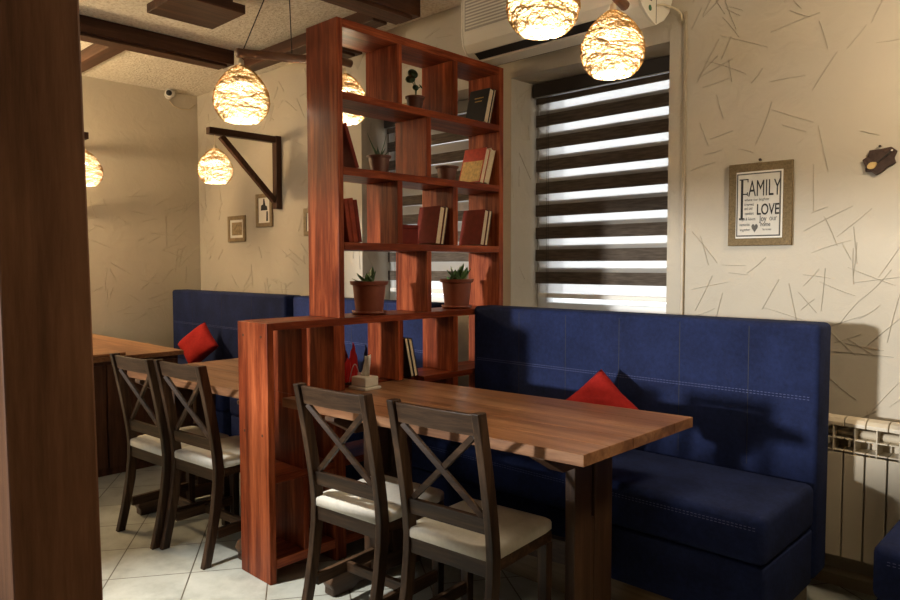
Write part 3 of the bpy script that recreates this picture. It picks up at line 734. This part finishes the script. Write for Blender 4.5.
# ------------------------------------------------------------------ sofas
def sofa(label, x0, x1, yb=2.80, seams=None, zt=1.105, ys=2.30):
    t = thing('booth_sofa', label, 'sofa', ((x0+x1)/2, yb, 0), group='blue upholstered booth sofas')
    h = (x1-x0)/2
    MB().rbox(-h, 0, 0.14, h, 0.155, zt, 0.022, 4).build('backrest', M_BLUE, t, smooth=True)
    MB().rbox(-h, ys-yb, 0.345, h, -0.002, 0.515, 0.03, 4).build('seat_cushion', M_BLUE, t, smooth=True)
    MB().rbox(-h+0.006, ys-yb+0.012, 0.135, h-0.006, -0.003, 0.343, 0.01, 2).build('seat_base', M_BLUE, t, smooth=True)
    MB().box(-h+0.02, ys-yb+0.03, 0, h-0.06, 0.13, 0.134).build('plinth', M_PLINTH, t, bevel=0.003)
    s = MB(); g = 0.014; z = 0.20
    xs = seams or []
    for zz, y, dz in ((0.822, -0.0012, 0.0), (0.832, -0.0012, 0.0)):
        x = -h+0.03
        while x < h-0.03: s.box(x, y, zz-0.0009, x+0.008, 0.002, zz+0.0009); x += g
    s.build('stitching', M_STITCH, t); s = MB()
    for zz in (0.473, 0.464):
        x = -h+0.04
        while x < h-0.04: s.box(x, ys-yb-0.0012, zz-0.0008, x+0.008, ys-yb+0.002, zz+0.0008); x += g
    s.build('stitching', M_STITCH, t)
    gv = MB()
    for x in xs: gv.box(x-(x0+x1)/2-0.0009, -0.0008, 0.54, x-(x0+x1)/2+0.0009, 0.002, zt-0.02)
    gv.build('seam', M_DARK, t)
    return t
sofa('nearer blue booth sofa with tall stitched back below the striped blind', -2.511, -0.805, seams=(-2.2, -1.92, -1.633, -1.346, -1.06))
sofa('middle blue booth sofa seen through the bookshelf', -4.21, -2.83, seams=(-3.9, -3.55, -3.2))
sofa('dark blue booth sofa in the far left corner with a red cushion', -6.08, -4.30, seams=(-5.7, -5.2, -4.75))
sofa('blue booth sofa seat cut off at the right edge in front of the radiator', -0.508, 1.0, seams=(-0.2, 0.1, 0.4, 0.7))

def cushion(label, loc, side, lean, rz=0.0, th=0.075):
    """square cushion standing on one corner, leaning back"""
    t = thing('throw_cushion', label, 'cushion', loc, group='red throw cushions', rz=rz)
    n = 18; m = MB(); top, bot = {}, {}
    c = side/2
    Mx = Matrix.Rotation(-lean, 4, 'X') @ Matrix.Rotation(R(45), 4, 'Y')
    dz = side*0.707
    for i in range(n+1):
        for j in range(n+1):
            u, v = -1+2*i/n, -1+2*j/n
            k = max(0, (1-u**4)*(1-v**4))**0.5
            pin = 1-0.06*(1-abs(u*v))*max(abs(u), abs(v))**6
            hgt = th*k*(1+0.10*math.sin(5*u+2*v))
            for d, s in ((top, -1), (bot, 1)):
                if s == 1 and (i in (0, n) or j in (0, n)): d[i, j] = top[i, j]; continue
                p = Mx @ Vector((u*c*pin, s*hgt, v*c*pin))
                d[i, j] = m.bm.verts.new(p + Vector((0, math.sin(lean)*dz*0.0, dz*math.cos(lean))))
    for d in (top, bot):
        for i in range(n):
            for j in range(n): m.bm.faces.new([d[i, j], d[i+1, j], d[i+1, j+1], d[i, j+1]])
    m.build('cushion_cover', M_REDF, t, smooth=True)
    return t
cushion('red cushion on the nearer sofa, its corner rising behind the table', (-1.625, 2.62, 0.516), 0.275, R(26), R(24), th=0.055)
cushion('red cushion on the dark far left sofa', (-5.25, 2.62, 0.516), 0.28, R(26), R(24), th=0.055)

# ------------------------------------------------------------------ things on the table and low shelf
tb = thing('tissue_box', 'ivory tissue box with a tissue pulled up, at the shelf end of the table', 'tissue box', (-2.497, 2.045, 0.7605), R(4))
MB().rbox(-0.057, -0.05, 0, 0.057, 0.05, 0.014, 0.004, 2).build('tray', M_TISB, tb)
MB().rbox(-0.047, -0.041, 0.0145, 0.047, 0.041, 0.058, 0.005, 2).build('box_body', M_TISB, tb)
m = MB(); rnd = random.Random(2); n = 8; rows = []
for k in range(6):
    f = k/5
    rows.append([m.bm.verts.new((-0.03+0.032*f+(0.058-0.03*f)*i/n, 0.010*math.sin(i*1.9+f*2)*(0.4+f)+0.006*f, 0.0585+0.088*f+(0.012*i/n)*f+(0.004*math.sin(i*2.2))*f)) for i in range(n+1)])
for A, B in zip(rows, rows[1:]):
    for i in range(n): m.bm.faces.new([A[i], A[i+1], B[i+1], B[i]])
o = m.build('tissue', M_TISS, tb, smooth=True)
sd = o.modifiers.new('thick', 'SOLIDIFY'); sd.thickness = 0.002; sd.offset = 0

nh = thing('napkin_holder', 'wire napkin holder with red napkins behind the tissue box', 'napkin holder', (-2.64, 2.06, 0.7685))
MB().lathe([(0.06, 0), (0.062, 0.004), (0.062, 0.008), (0.057, 0.009)], n=24).build('holder_base', M_NAIL, nh, smooth=True)
wr = MB()
for x in (-0.052, 0.052):
    wr.tube([(x, -0.035+0.07*i/12, 0.009+0.085*math.sin(math.pi*i/12)) for i in range(13)], 0.0022, 6)
wr.build('wire_loop', M_WIRE, nh, smooth=True)
def napkin(label, loc, rz, wdt, hgt, m_, tilt):
    """a paper napkin folded into an upright fan"""
    t = MB(); n = 8
    prev = None; rows = []
    for i in range(n+1):
        f = i/n; x = (f-0.5)*wdt
        y = 0.006*(-1)**i
        zt = hgt*(1-abs(f-0.5)*1.0)
        rows.append([t.bm.verts.new((x*0.75, y, 0)), t.bm.verts.new((x, y, max(0.02, zt*0.55))), t.bm.verts.new((x*0.8+tilt*zt, y*0.7, max(0.03, zt)))])
    for A, B in zip(rows, rows[1:]):
        for k in range(2): t.bm.faces.new([A[k], B[k], B[k+1], A[k+1]])
    o = t.build('napkin', m_)
    sd = o.modifiers.new('thick', 'SOLIDIFY'); sd.thickness = 0.003; sd.offset = 0
    o.location = loc; o.rotation_euler = (0, 0, rz)
    return tag(o, label, 'napkin', 'folded paper napkins')
napkin('folded red paper napkin, lowest, left of the tissue box', (-2.612, 2.035, 0.778), R(90), 0.095, 0.115, M_NAPR, 0.02)
napkin('folded dark red paper napkin standing at the back of the holder', (-2.672, 2.055, 0.778), R(90), 0.08, 0.19, M_BOOKR, 0.02)
napkin('folded bright red paper napkin standing tall above the tissue box', (-2.642, 2.09, 0.778), R(90), 0.07, 0.18, M_NAPR, 0.03)
napkin('folded navy paper napkin at the right of the red ones', (-2.63, 2.162, 0.7690), R(90), 0.05, 0.175, M_NAPB, 0.0)

# ------------------------------------------------------------------ wall things
def on_wall(u, v, t): return (u, YB-0.001-t, v)
# poster
pc = thing('framed_poster', 'burlap mounted word poster reading family and love on the cream wall', 'poster', (-1.165, YB-0.001, 1.588))
MB().box(-0.135, -0.016, -0.181, 0.135, 0, 0.179).build('burlap_board', M_BURLAP, pc, bevel=0.002)
MB().box(-0.100, -0.018, -0.148, 0.098, -0.0165, 0.142).build('poster_border', M_POSTERW, pc)
MB().box(-0.097, -0.0192, -0.141, 0.091, -0.0183, 0.135).build('poster_edge', M_INKG, pc)
MB().box(-0.091, -0.0204, -0.135, 0.085, -0.0195, 0.129).build('poster_sheet', M_POSTER, pc)
MB().lathe([(0.0001, -0.02), (0.006, -0.02), (0.006, -0.014), (0.0025, -0.013), (0.0025, 0.0)], (0.0, 0, 0.19), 10, axis='y').build('nail', M_NAIL, pc)
def text(s, x, z, size, m_, parent, y=-0.0207, xs=1.0, name='lettering', bold=0.0, align='LEFT'):
    cu = bpy.data.curves.new(name, 'FONT'); cu.body = s; cu.size = size; cu.extrude = 0.0004; cu.offset = bold; cu.align_x = align
    cu.materials.append(m_)
    tmp = bpy.data.objects.new('tmp', cu); COL.objects.link(tmp)
    dg = bpy.context.evaluated_depsgraph_get(); me = bpy.data.meshes.new_from_object(tmp.evaluated_get(dg))
    bpy.data.objects.remove(tmp)
    o = bpy.data.objects.new(name, me); COL.objects.link(o); o.parent = parent
    if not me.materials: me.materials.append(m_)
    o.location = (x, y, z); o.rotation_euler = (R(90), 0, 0); o.scale = (xs, 1, 1)
    return o
ff = MB()
fl = lambda x0, z0, x1, z1: ff.box(x0, -0.0212, z0, x1, -0.0206, z1)
fl(-0.078, -0.060, -0.068, 0.106); fl(-0.085, -0.066, -0.060, -0.060); fl(-0.085, 0.106, -0.048, 0.111); fl(-0.068, 0.042, -0.050, 0.047); fl(-0.050, 0.096, -0.046, 0.111); fl(-0.052, 0.037, -0.048, 0.053)
ff.build('lettering', M_INK, pc)
text('AMILY', -0.046, 0.034, 0.100, M_INK, pc, xs=0.49)
text('LOVE', -0.010, -0.047, 0.066, M_INK, pc, xs=0.60, bold=0.001)
text('where our laughter', -0.062, 0.014, 0.0165, M_INKG, pc, xs=0.82)
text('is warmest', -0.062, -0.006, 0.016, M_INKG, pc, xs=0.58)
text('and our', -0.062, -0.024, 0.019, M_INKG, pc, xs=0.62)
text('comfort', -0.060, -0.046, 0.019, M_INKG, pc, xs=0.62)
text('hugs & kisses', -0.084, -0.070, 0.018, M_INKG, pc, xs=0.74)
text('Joy', 0.004, -0.076, 0.036, M_INK, pc, xs=0.66)
text('our', 0.045, -0.074, 0.034, M_INKG, pc, xs=0.66)
text('memories', -0.082, -0.094, 0.018, M_INKG, pc, xs=0.62)
text('home', 0.008, -0.098, 0.028, M_INK, pc, xs=0.66)
text('together', -0.080, -0.116, 0.016, M_INKG, pc, xs=0.8)
text('forever', 0.018, -0.116, 0.014, M_INKG, pc, xs=0.9)
hp = []
for k in range(40):
    a = 2*math.pi*k/40
    hp.append((-0.016+0.00085*16*math.sin(a)**3, -0.103+0.0013*(13*math.cos(a)-5*math.cos(2*a)-2*math.cos(3*a)-math.cos(4*a))))
MB().prism(hp, lambda u, v, s: (u, -0.0206-s, v), 0, 0.0008).build('heart', M_INKG, pc)

def small_picture(label, x, z, wd, ht, art):
    t = thing('small_picture', label, 'picture', (x, YB-0.001, z), group='small framed pictures on the far wall')
    f = 0.035
    m = MB(); m.box(-wd/2, -0.016, -ht/2, -wd/2+f, 0, ht/2).box(wd/2-f, -0.016, -ht/2, wd/2, 0, ht/2).box(-wd/2+f, -0.016, -ht/2, wd/2-f, 0, -ht/2+f).box(-wd/2+f, -0.016, ht/2-f, wd/2-f, 0, ht/2)
    m.build('picture_frame', M_FRAME, t, bevel=0.003)
    MB().box(-wd/2+f, -0.008, -ht/2+f, wd/2-f, -0.001, ht/2-f).build('picture_mat', M_POSTERW, t)
    if art == 0: MB().box(-wd/2+f+0.03, -0.0095, -ht/2+f+0.022, wd/2-f-0.02, -0.0085, ht/2-f-0.022).build('print', M_SEPIA, t)
    else:
        MB().prism([(-0.05, -0.02), (0.05, -0.02), (0.045, 0.01), (0.02, 0.02), (0.005, 0.075), (-0.01, 0.075), (-0.015, 0.03), (-0.045, 0.02)], lambda u, v, s: (u, -0.0085-s, v+0.02), 0, 0.001).prism([(0.03, -0.09), (0.055, -0.09), (0.055, -0.01), (0.035, -0.01)], lambda u, v, s: (u, -0.0085-s, v), 0, 0.001).build('print', M_INK, t)
    return t
small_picture('small framed sepia picture, lower of the two on the far wall', -5.60, 1.635, 0.29, 0.225, 0)
small_picture('small framed picture half hidden behind the near end of the tall bookshelf', -4.47, 1.650, 0.24, 0.21, 0)
small_picture('small framed black and white picture under the wall lamp bracket', -5.155, 1.772, 0.245, 0.275, 1)

# leather wall ornament
hd = thing('wall_ornament', 'dark leather shape with pale string instrument motif at the right edge of the wall', 'wall ornament', (0, YB-0.001, 0))
HP = [(-0.748, 1.773), (-0.71, 1.774), (-0.673, 1.779), (-0.653, 1.761), (-0.662, 1.735), (-0.656, 1.716), (-0.688, 1.699), (-0.698, 1.687), (-0.723, 1.674), (-0.739, 1.687), (-0.760, 1.690), (-0.760, 1.708), (-0.772, 1.737), (-0.754, 1.749)]
MB().prism(HP, lambda u, v, s: (u, -s, v), 0.0, 0.012).build('leather_panel', M_HIDE, hd, bevel=0.002)
bp_ = []
for k in range(20):
    a = 2*math.pi*k/20; u, v = 0.019*math.cos(a), 0.0135*math.sin(a)
    if u > 0: v *= (1-0.5*u/0.019)
    c, s = math.cos(0.5), math.sin(0.5); bp_.append((-0.735+u*c-v*s, 1.7125+u*s+v*c))
MB().prism(bp_, lambda u, v, s: (u, -0.0125-s, v), 0.0, 0.006).build('instrument_body', M_PALEW, hd, bevel=0.001)
MB().bar((-0.722, -0.016, 1.7185), (-0.668, -0.016, 1.763), 0.005, 0.004).build('instrument_neck', M_INK, hd)
MB().lathe([(0.0001, -0.003), (0.003, -0.003), (0.004, 0)], (-0.669, -0.0185, 1.7635), 8, axis='y').build('pearl_stud', M_WHITEP, hd)
MB().lathe([(0.0001, -0.012), (0.005, -0.012), (0.005, -0.007), (0.002, -0.006), (0.002, 0)], (-0.712, 0, 1.785), 8, axis='y').build('nail', M_NAIL, hd)

# air conditioner
ac = thing('air_conditioner', 'ivory wall mounted air conditioner above the striped blind', 'air conditioner', (-1.585, YB-0.002, 0))
AP = [(0.0, 2.80), (0.0, 2.575), (-0.035, 2.50), (-0.085, 2.452), (-0.165, 2.412), (-0.235, 2.436), (-0.29, 2.468), (-0.315, 2.505), (-0.325, 2.56), (-0.325, 2.74), (-0.30, 2.79)]
LEN = 1.06
MB().prism(AP, lambda u, v, s: (s, u, v), -LEN+0.012, -0.012).build('unit_body', M_AC, ac, bevel=0.004)
for s0, s1 in ((-LEN, -LEN+0.0115), (-0.0115, 0.0)): MB().prism(AP, lambda u, v, s: (s, u*1.004, v), s0, s1).build('end_cap', M_AC, ac, bevel=0.003)
MB().box(-LEN+0.03, -0.331, 2.575, -0.03, -0.3255, 2.735).build('front_grille', M_ACG, ac, bevel=0.003)
g = MB()
for k in range(9): g.box(-LEN+0.04, -0.3335, 2.585+k*0.0165, -0.04, -0.3315, 2.592+k*0.0165)
g.build('grille_slat', M_AC, ac)
# the air outlet: dark slot and louver under the front
def under(s0, s1, a, b, h, mm, nm):
    (ya, za), (yb_, zb) = a, b
    dy, dz = yb_-ya, zb-za; L_ = math.hypot(dy, dz); ny, nz = dz/L_, -dy/L_
    if nz > 0: ny, nz = -ny, -nz
    m = MB(); m.hexa([(s0, ya, za), (s1, ya, za), (s1, yb_, zb), (s0, yb_, zb)], [(s0, ya+ny*h, za+nz*h), (s1, ya+ny*h, za+nz*h), (s1, yb_+ny*h, zb+nz*h), (s0, yb_+ny*h, zb+nz*h)])
    return m.build(nm, mm, ac)
under(-LEN+0.06, -0.14, (-0.283, 2.4635), (-0.241, 2.4387), 0.002, M_DARK, 'air_slot')
under(-LEN+0.06, -0.14, (-0.232, 2.4335), (-0.185, 2.4182), 0.006, M_AC, 'louver')
under(-LEN+0.06, -0.14, (-0.160, 2.4147), (-0.154, 2.4177), 0.002, M_DARK, 'louver_gap')
MB().box(-0.0004, -0.1665, 2.42, 0.0012, -0.1635, 2.78).build('cap_seam', M_DARK, ac)
MB().lathe([(0.0001, 0.0014), (0.013, 0.0014), (0.013, 0.0)], (0.0002, -0.222, 2.475), 18, axis='x').build('round_badge', M_GREEN, ac)
mk = MB(); mk.box(0.0002, -0.232, 2.508, 0.0012, -0.226, 2.545).box(0.0002, -0.2255, 2.508, 0.0012, -0.206, 2.516).box(0.0002, -0.214, 2.5165, 0.0012, -0.208, 2.535)
mk.build('printed_mark', M_INK, ac)
tag(MB().tube([(-1.583, YB-0.167, 2.50), (-1.57, YB-0.12, 2.512), (-1.56, YB-0.07, 2.512), (-1.548, YB-0.03, 2.505), (-1.54, YB-0.012, 2.488), (-1.536, YB-0.008, 2.46)], 0.0045, 8).build('power_cable', M_CORD, smooth=True), 'short cable curving from the air conditioner to the conduit', 'cable')
tag(MB().box(-1.526, YB-0.013, 0.75, -1.510, YB-0.001, 2.497).build('cable_conduit', M_PIPE, bevel=0.003), 'thin vertical cable conduit on the wall right of the striped blind', 'conduit')

# security camera on the left wall
sc_ = thing('security_camera', 'small white security camera in the far left corner under the ceiling', 'security camera', (XL+0.001, 2.905, 2.848))
sc_.scale = (0.8, 0.8, 0.8)
MB().lathe([(0.045, 0), (0.045, 0.012), (0.03, 0.018)], (0, 0, 0.0), 18, axis='x').build('mount', M_CAMW, sc_, smooth=True)
MB().tube([(0.018, 0, 0), (0.05, -0.01, 0.012)], 0.014, 8).build('camera_arm', M_CAMW, sc_, smooth=True)
MB().tube([(0.04, 0.02, 0.015), (0.05, 0.01, 0.015), (0.14, -0.055, -0.005)], [0.02, 0.045, 0.045], 18).build('camera_body', M_CAMW, sc_, smooth=True)
MB().tube([(0.139, -0.054, -0.005), (0.152, -0.063, -0.008)], 0.03, 16).build('lens', M_DARK, sc_, smooth=True)
tag(MB().tube([(XL+0.006, 2.91, 2.80), (XL+0.006, 2.95, 2.76), (XL+0.006, 3.02, 2.74), (XL+0.006, 3.10, 2.75), (XL+0.006, 3.15, 2.80)], 0.004, 6).build('camera_cable', M_CORD, smooth=True), 'thin cable drooping beside the security camera', 'cable')

# radiator with its pipe and the skirting
rad = thing('radiator', 'cream sectional radiator on the wall right of the sofa', 'radiator', (-0.93, 3.04, 0))
pit_ = 0.0757
sec0 = None
for k in range(14):
    x = k*pit_
    m = MB()
    m.box(x+0.003, 0, 0.172, x+pit_-0.003, 0.012, 0.585)                       # front panel
    m.box(x+pit_/2-0.004, 0.0125, 0.172, x+pit_/2+0.004, 0.085, 0.70)          # web
    m.box(x+0.004, 0.085, 0.172, x+pit_-0.004, 0.093, 0.69)                    # rear panel
    m.box(x+0.0015, 0.002, 0.592, x+pit_-0.0015, 0.084, 0.598).box(x+0.0015, 0.002, 0.640, x+pit_-0.0015, 0.084, 0.646)
    m.box(x+pit_/2-0.003, 0.001, 0.5855, x+pit_/2+0.003, 0.012, 0.6915)
    cap = [(0.0, 0.692), (0.0, 0.706), (0.012, 0.720), (0.04, 0.727), (0.07, 0.722), (0.09, 0.706), (0.09, 0.692)]
    m.prism(cap, lambda u, v, s: (s, u, v), x+0.002, x+pit_-0.002)
    m.build('radiator_section', M_RAD, rad, bevel=0.0018)
MB().tube([(0.0, 0.05, 0.66), (14*pit_, 0.05, 0.66)], 0.016, 10).build('header_tube', M_RAD, rad, smooth=True)
MB().tube([(0.0, 0.05, 0.205), (14*pit_, 0.05, 0.205)], 0.016, 10).build('header_tube', M_RAD, rad, smooth=True)
tag(MB().tube([(-1.4, 3.13, 0.075), (2.2, 3.13, 0.075)], 0.014, 10).build('heating_pipe', M_PIPE, smooth=True), 'thin heating pipe running along the floor under the radiator', 'pipe')
struct(MB().box(-1.6, YB-0.016, 0, XR, YB-0.001, 0.055).build('baseboard_back', M_PIPE))

# ------------------------------------------------------------------ woven lamps
def shade_r(f):
    """radius of the egg outline, f from 0 (bottom) to 1 (top)"""
    pts = [(0.0, 0.60), (0.06, 0.76), (0.18, 0.92), (0.34, 1.0), (0.5, 0.97), (0.65, 0.85), (0.78, 0.68), (0.88, 0.50), (0.95, 0.33), (1.0, 0.18)]
    for (a, ra_), (b, rb) in zip(pts, pts[1:]):
        if f <= b: k = (f-a)/(b-a); return ra_+(rb-ra_)*k
    return 0.16
def add_cord(t, ztop):
    MB().tube([(0, 0, 0.1605), (0, 0, ztop-t.location.z)], 0.003, 6).build('cord', M_CORD, t)
def make_lamp(label, loc, D=0.25):
    t = thing('woven_lamp', label, 'lamp', loc, group='woven straw pendant lamps')
    rnd = random.Random(12); Hh = D*1.02; r = D/2
    m = MB()
    n = 36
    for k in range(300):                      # wound fibres
        f0 = rnd.random()**0.9; tilt = rnd.gauss(0, 0.22); ph = rnd.uniform(0, 6.28)
        pts = []
        w1, w2, p1_, p2_ = rnd.gauss(0, 0.03), rnd.gauss(0, 0.02), rnd.uniform(0, 6.28), rnd.uniform(0, 6.28)
        rr_ = 1.0+rnd.uniform(0.0, 0.035)
        a0 = rnd.uniform(0, 6.28); span = rnd.uniform(2.0, 6.28)
        for q in range(n+1):
            a = a0+span*q/n
            f = f0+tilt*math.sin(a+ph)+w1*math.sin(3*a+p1_)+w2*math.sin(7*a+p2_)
            if f > 1: f = 2-f
            f = abs(f); f = min(1, f)
            R_ = shade_r(f)*r*rr_
            pts.append((R_*math.cos(a), R_*math.sin(a), -Hh/2+Hh*f))
        m.tube(pts, rnd.choice((0.0006, 0.0009, 0.0014)), 3)
    m.build('woven_fibre', M_STRAW, t)
    prof = [(shade_r(i/24)*r*0.985, -Hh/2+Hh*i/24) for i in range(25)]
    MB().lathe([(0.035, -Hh/2)]+prof, n=40, cap0=False, cap1=False).build('lamp_shade', M_LINER, t, smooth=True)
    bl = MB(); tb_ = bmesh.new(); bmesh.ops.create_uvsphere(tb_, u_segments=16, v_segments=10, radius=0.03); bl.add(tb_, Matrix.Translation((0, 0, 0.028))); tb_.free()
    bl.build('bulb', M_BULB, t, smooth=True)
    MB().lathe([(0.016, 0.057), (0.016, 0.11), (0.012, Hh/2+0.025), (0.008, Hh/2+0.03)], n=14).build('socket', M_CORD, t, smooth=True)
    ld = bpy.data.lights.new('lamp_light', 'POINT'); ld.energy = LAMP_W; ld.color = (1.0, 0.85, 0.64); ld.shadow_soft_size = 0.03
    lo = bpy.data.objects.new('lamp_light', ld); COL.objects.link(lo); lo.parent = t; lo.location = (0, 0, -0.03)
    return t
LAMP_W = 10.0
lamp = make_lamp('woven straw lamp at top left, hung at the near end of a log', (-3.00, 1.735, 2.120))
lamp0 = lamp
add_cord(dup(lamp0, (-3.018, 2.345, 2.203), 'woven straw lamp seen through the top left bookshelf compartment'), 2.3665)
add_cord(dup(lamp0, (-1.494, 2.03, 2.256), 'woven straw lamp at top centre, cut off by the upper edge'), 2.4205)
add_cord(dup(lamp0, (-1.53, 2.55, 2.216), 'woven straw lamp at top right in front of the striped blind'), 2.3795)
add_later = [(lamp, 2.2825)]
def log_bar(label, p, q, r, hook, at):
    t = thing('hanging_log', label, 'log', (0, 0, 0), group='hanging logs carrying lamps')
    p, q = Vector(p), Vector(q); rnd = random.Random(4)
    n = 9
    MB().tube([p.lerp(q, i/(n-1))+Vector((rnd.gauss(0, 0.003), 0, rnd.gauss(0, 0.003))) for i in range(n)], [r*rnd.uniform(0.92, 1.06) for i in range(n)], 12).build('log', M_LOG, t, smooth=True)
    wm = MB()
    for f in at: wm.tube([p.lerp(q, f)+Vector((0, 0, r*0.9)), hook], 0.0028, 6)
    wm.build('suspension_wire', M_BLKCORD, t, smooth=True)
    MB().lathe([(0.03, -0.012), (0.03, 0.0)], hook, 14).build('ceiling_hook', M_NAIL, t)
    return t
log_bar('rough log hung by two wires at upper left with lamps at both ends', (-3.0, 1.715, 2.302), (-3.02, 2.39, 2.397), 0.021, (-3.01, 2.0, ZC-0.0005), (0.05, 0.45))
log_bar('hanging log just above the upper edge carrying the two right lamps', (-1.487, 1.93, 2.452), (-1.537, 2.65, 2.396), 0.021, (-1.51, 2.29, ZC-0.0005), (0.1, 0.9))
# bracket lamps
def bracket(label, base, d, arm=0.60):
    """triangular wall bracket; d: direction away from the wall"""
    rz = math.atan2(d[1], d[0])
    t = thing('wall_bracket', label, 'bracket', base, rz, group='triangular wooden lamp brackets')
    MB().box(0.001, -0.03, -0.53, 0.05, 0.03, 0.045).build('wall_post', DW['z'], t, bevel=0.003)
    MB().box(0.051, -0.028, -0.01, arm, 0.028, 0.04).build('arm', DW['x'], t, bevel=0.003)
    MB().bar((0.053, 0, -0.47), (0.505, 0, -0.016), 0.042, 0.042, (0, 1, 0)).build('brace', DW['z'], t, bevel=0.003)
    return t
bracket('triangular wooden bracket above the small pictures on the far wall', (-4.93, YB, 2.30), (0, -1), 0.61)
add_cord(dup(lamp0, (-4.93, 2.625, 2.06), 'small woven lamp under the wooden bracket above the far sofa'), 2.289)
bracket('wooden lamp bracket on the left wall almost hidden by the foreground post', (XL, 1.93, 2.26), (1, 0), 0.74)
add_cord(dup(lamp0, (-5.585, 1.93, 2.04), 'small woven lamp half hidden by the foreground post'), 2.249)

# unseen copies of the woven lamps, added as warm fill light, with stronger bulbs
strong = bpy.data.lights.new('fill_light_strong', 'POINT'); strong.energy = 135.0; strong.color = (1.0, 0.72, 0.40); strong.shadow_soft_size = 0.16
mild = strong.copy(); mild.energy = 50.0; mild.color = (1.0, 0.80, 0.56)
for loc_, lab in (((-5.75, 1.0, 2.42), 'woven straw lamp outside the picture, left of the foreground post'),
                  ((-0.12, 2.52, 2.42), 'woven straw lamp outside the picture, over the booth by the radiator')):
    lo_ = dup(lamp, loc_, lab)
    for c in lo_.children:
        if c.type == 'LIGHT': c.data = strong if loc_[0] < -1 else mild; c.location = (0, 0, -0.175)
        if c.name.startswith('bulb'): c.location = (0, 0, -0.14)
    tag(MB().tube([(loc_[0], loc_[1], loc_[2]+0.162), (loc_[0], loc_[1], ZC-0.0005)], 0.003, 6).build('fill_lamp_cord', M_CORD), 'cord of the '+lab.replace('woven straw ', ''), 'cord')
for t_, z_ in add_later: add_cord(t_, z_)

# unseen spotlight added over the aisle to brighten the floor below
sp_ = thing('added_spotlight', 'added ceiling spotlight brightening the aisle floor from outside the picture', 'spotlight', (-2.8, 0.62, ZC-0.001))
MB().lathe([(0.045, -0.012), (0.05, -0.006), (0.05, 0.0)], n=20, cap1=False).build('spotlight_ring', M_WIRE, sp_, smooth=True)
sl_ = bpy.data.lights.new('spot_light', 'SPOT'); sl_.energy = 520; sl_.spot_size = R(42); sl_.spot_blend = 0.9; sl_.color = (1.0, 0.97, 0.90); sl_.shadow_soft_size = 0.04
so_ = bpy.data.objects.new('spot_light', sl_); COL.objects.link(so_); so_.parent = sp_; so_.location = (0, 0, -0.03); so_.rotation_euler = (R(9), R(-10), 0)
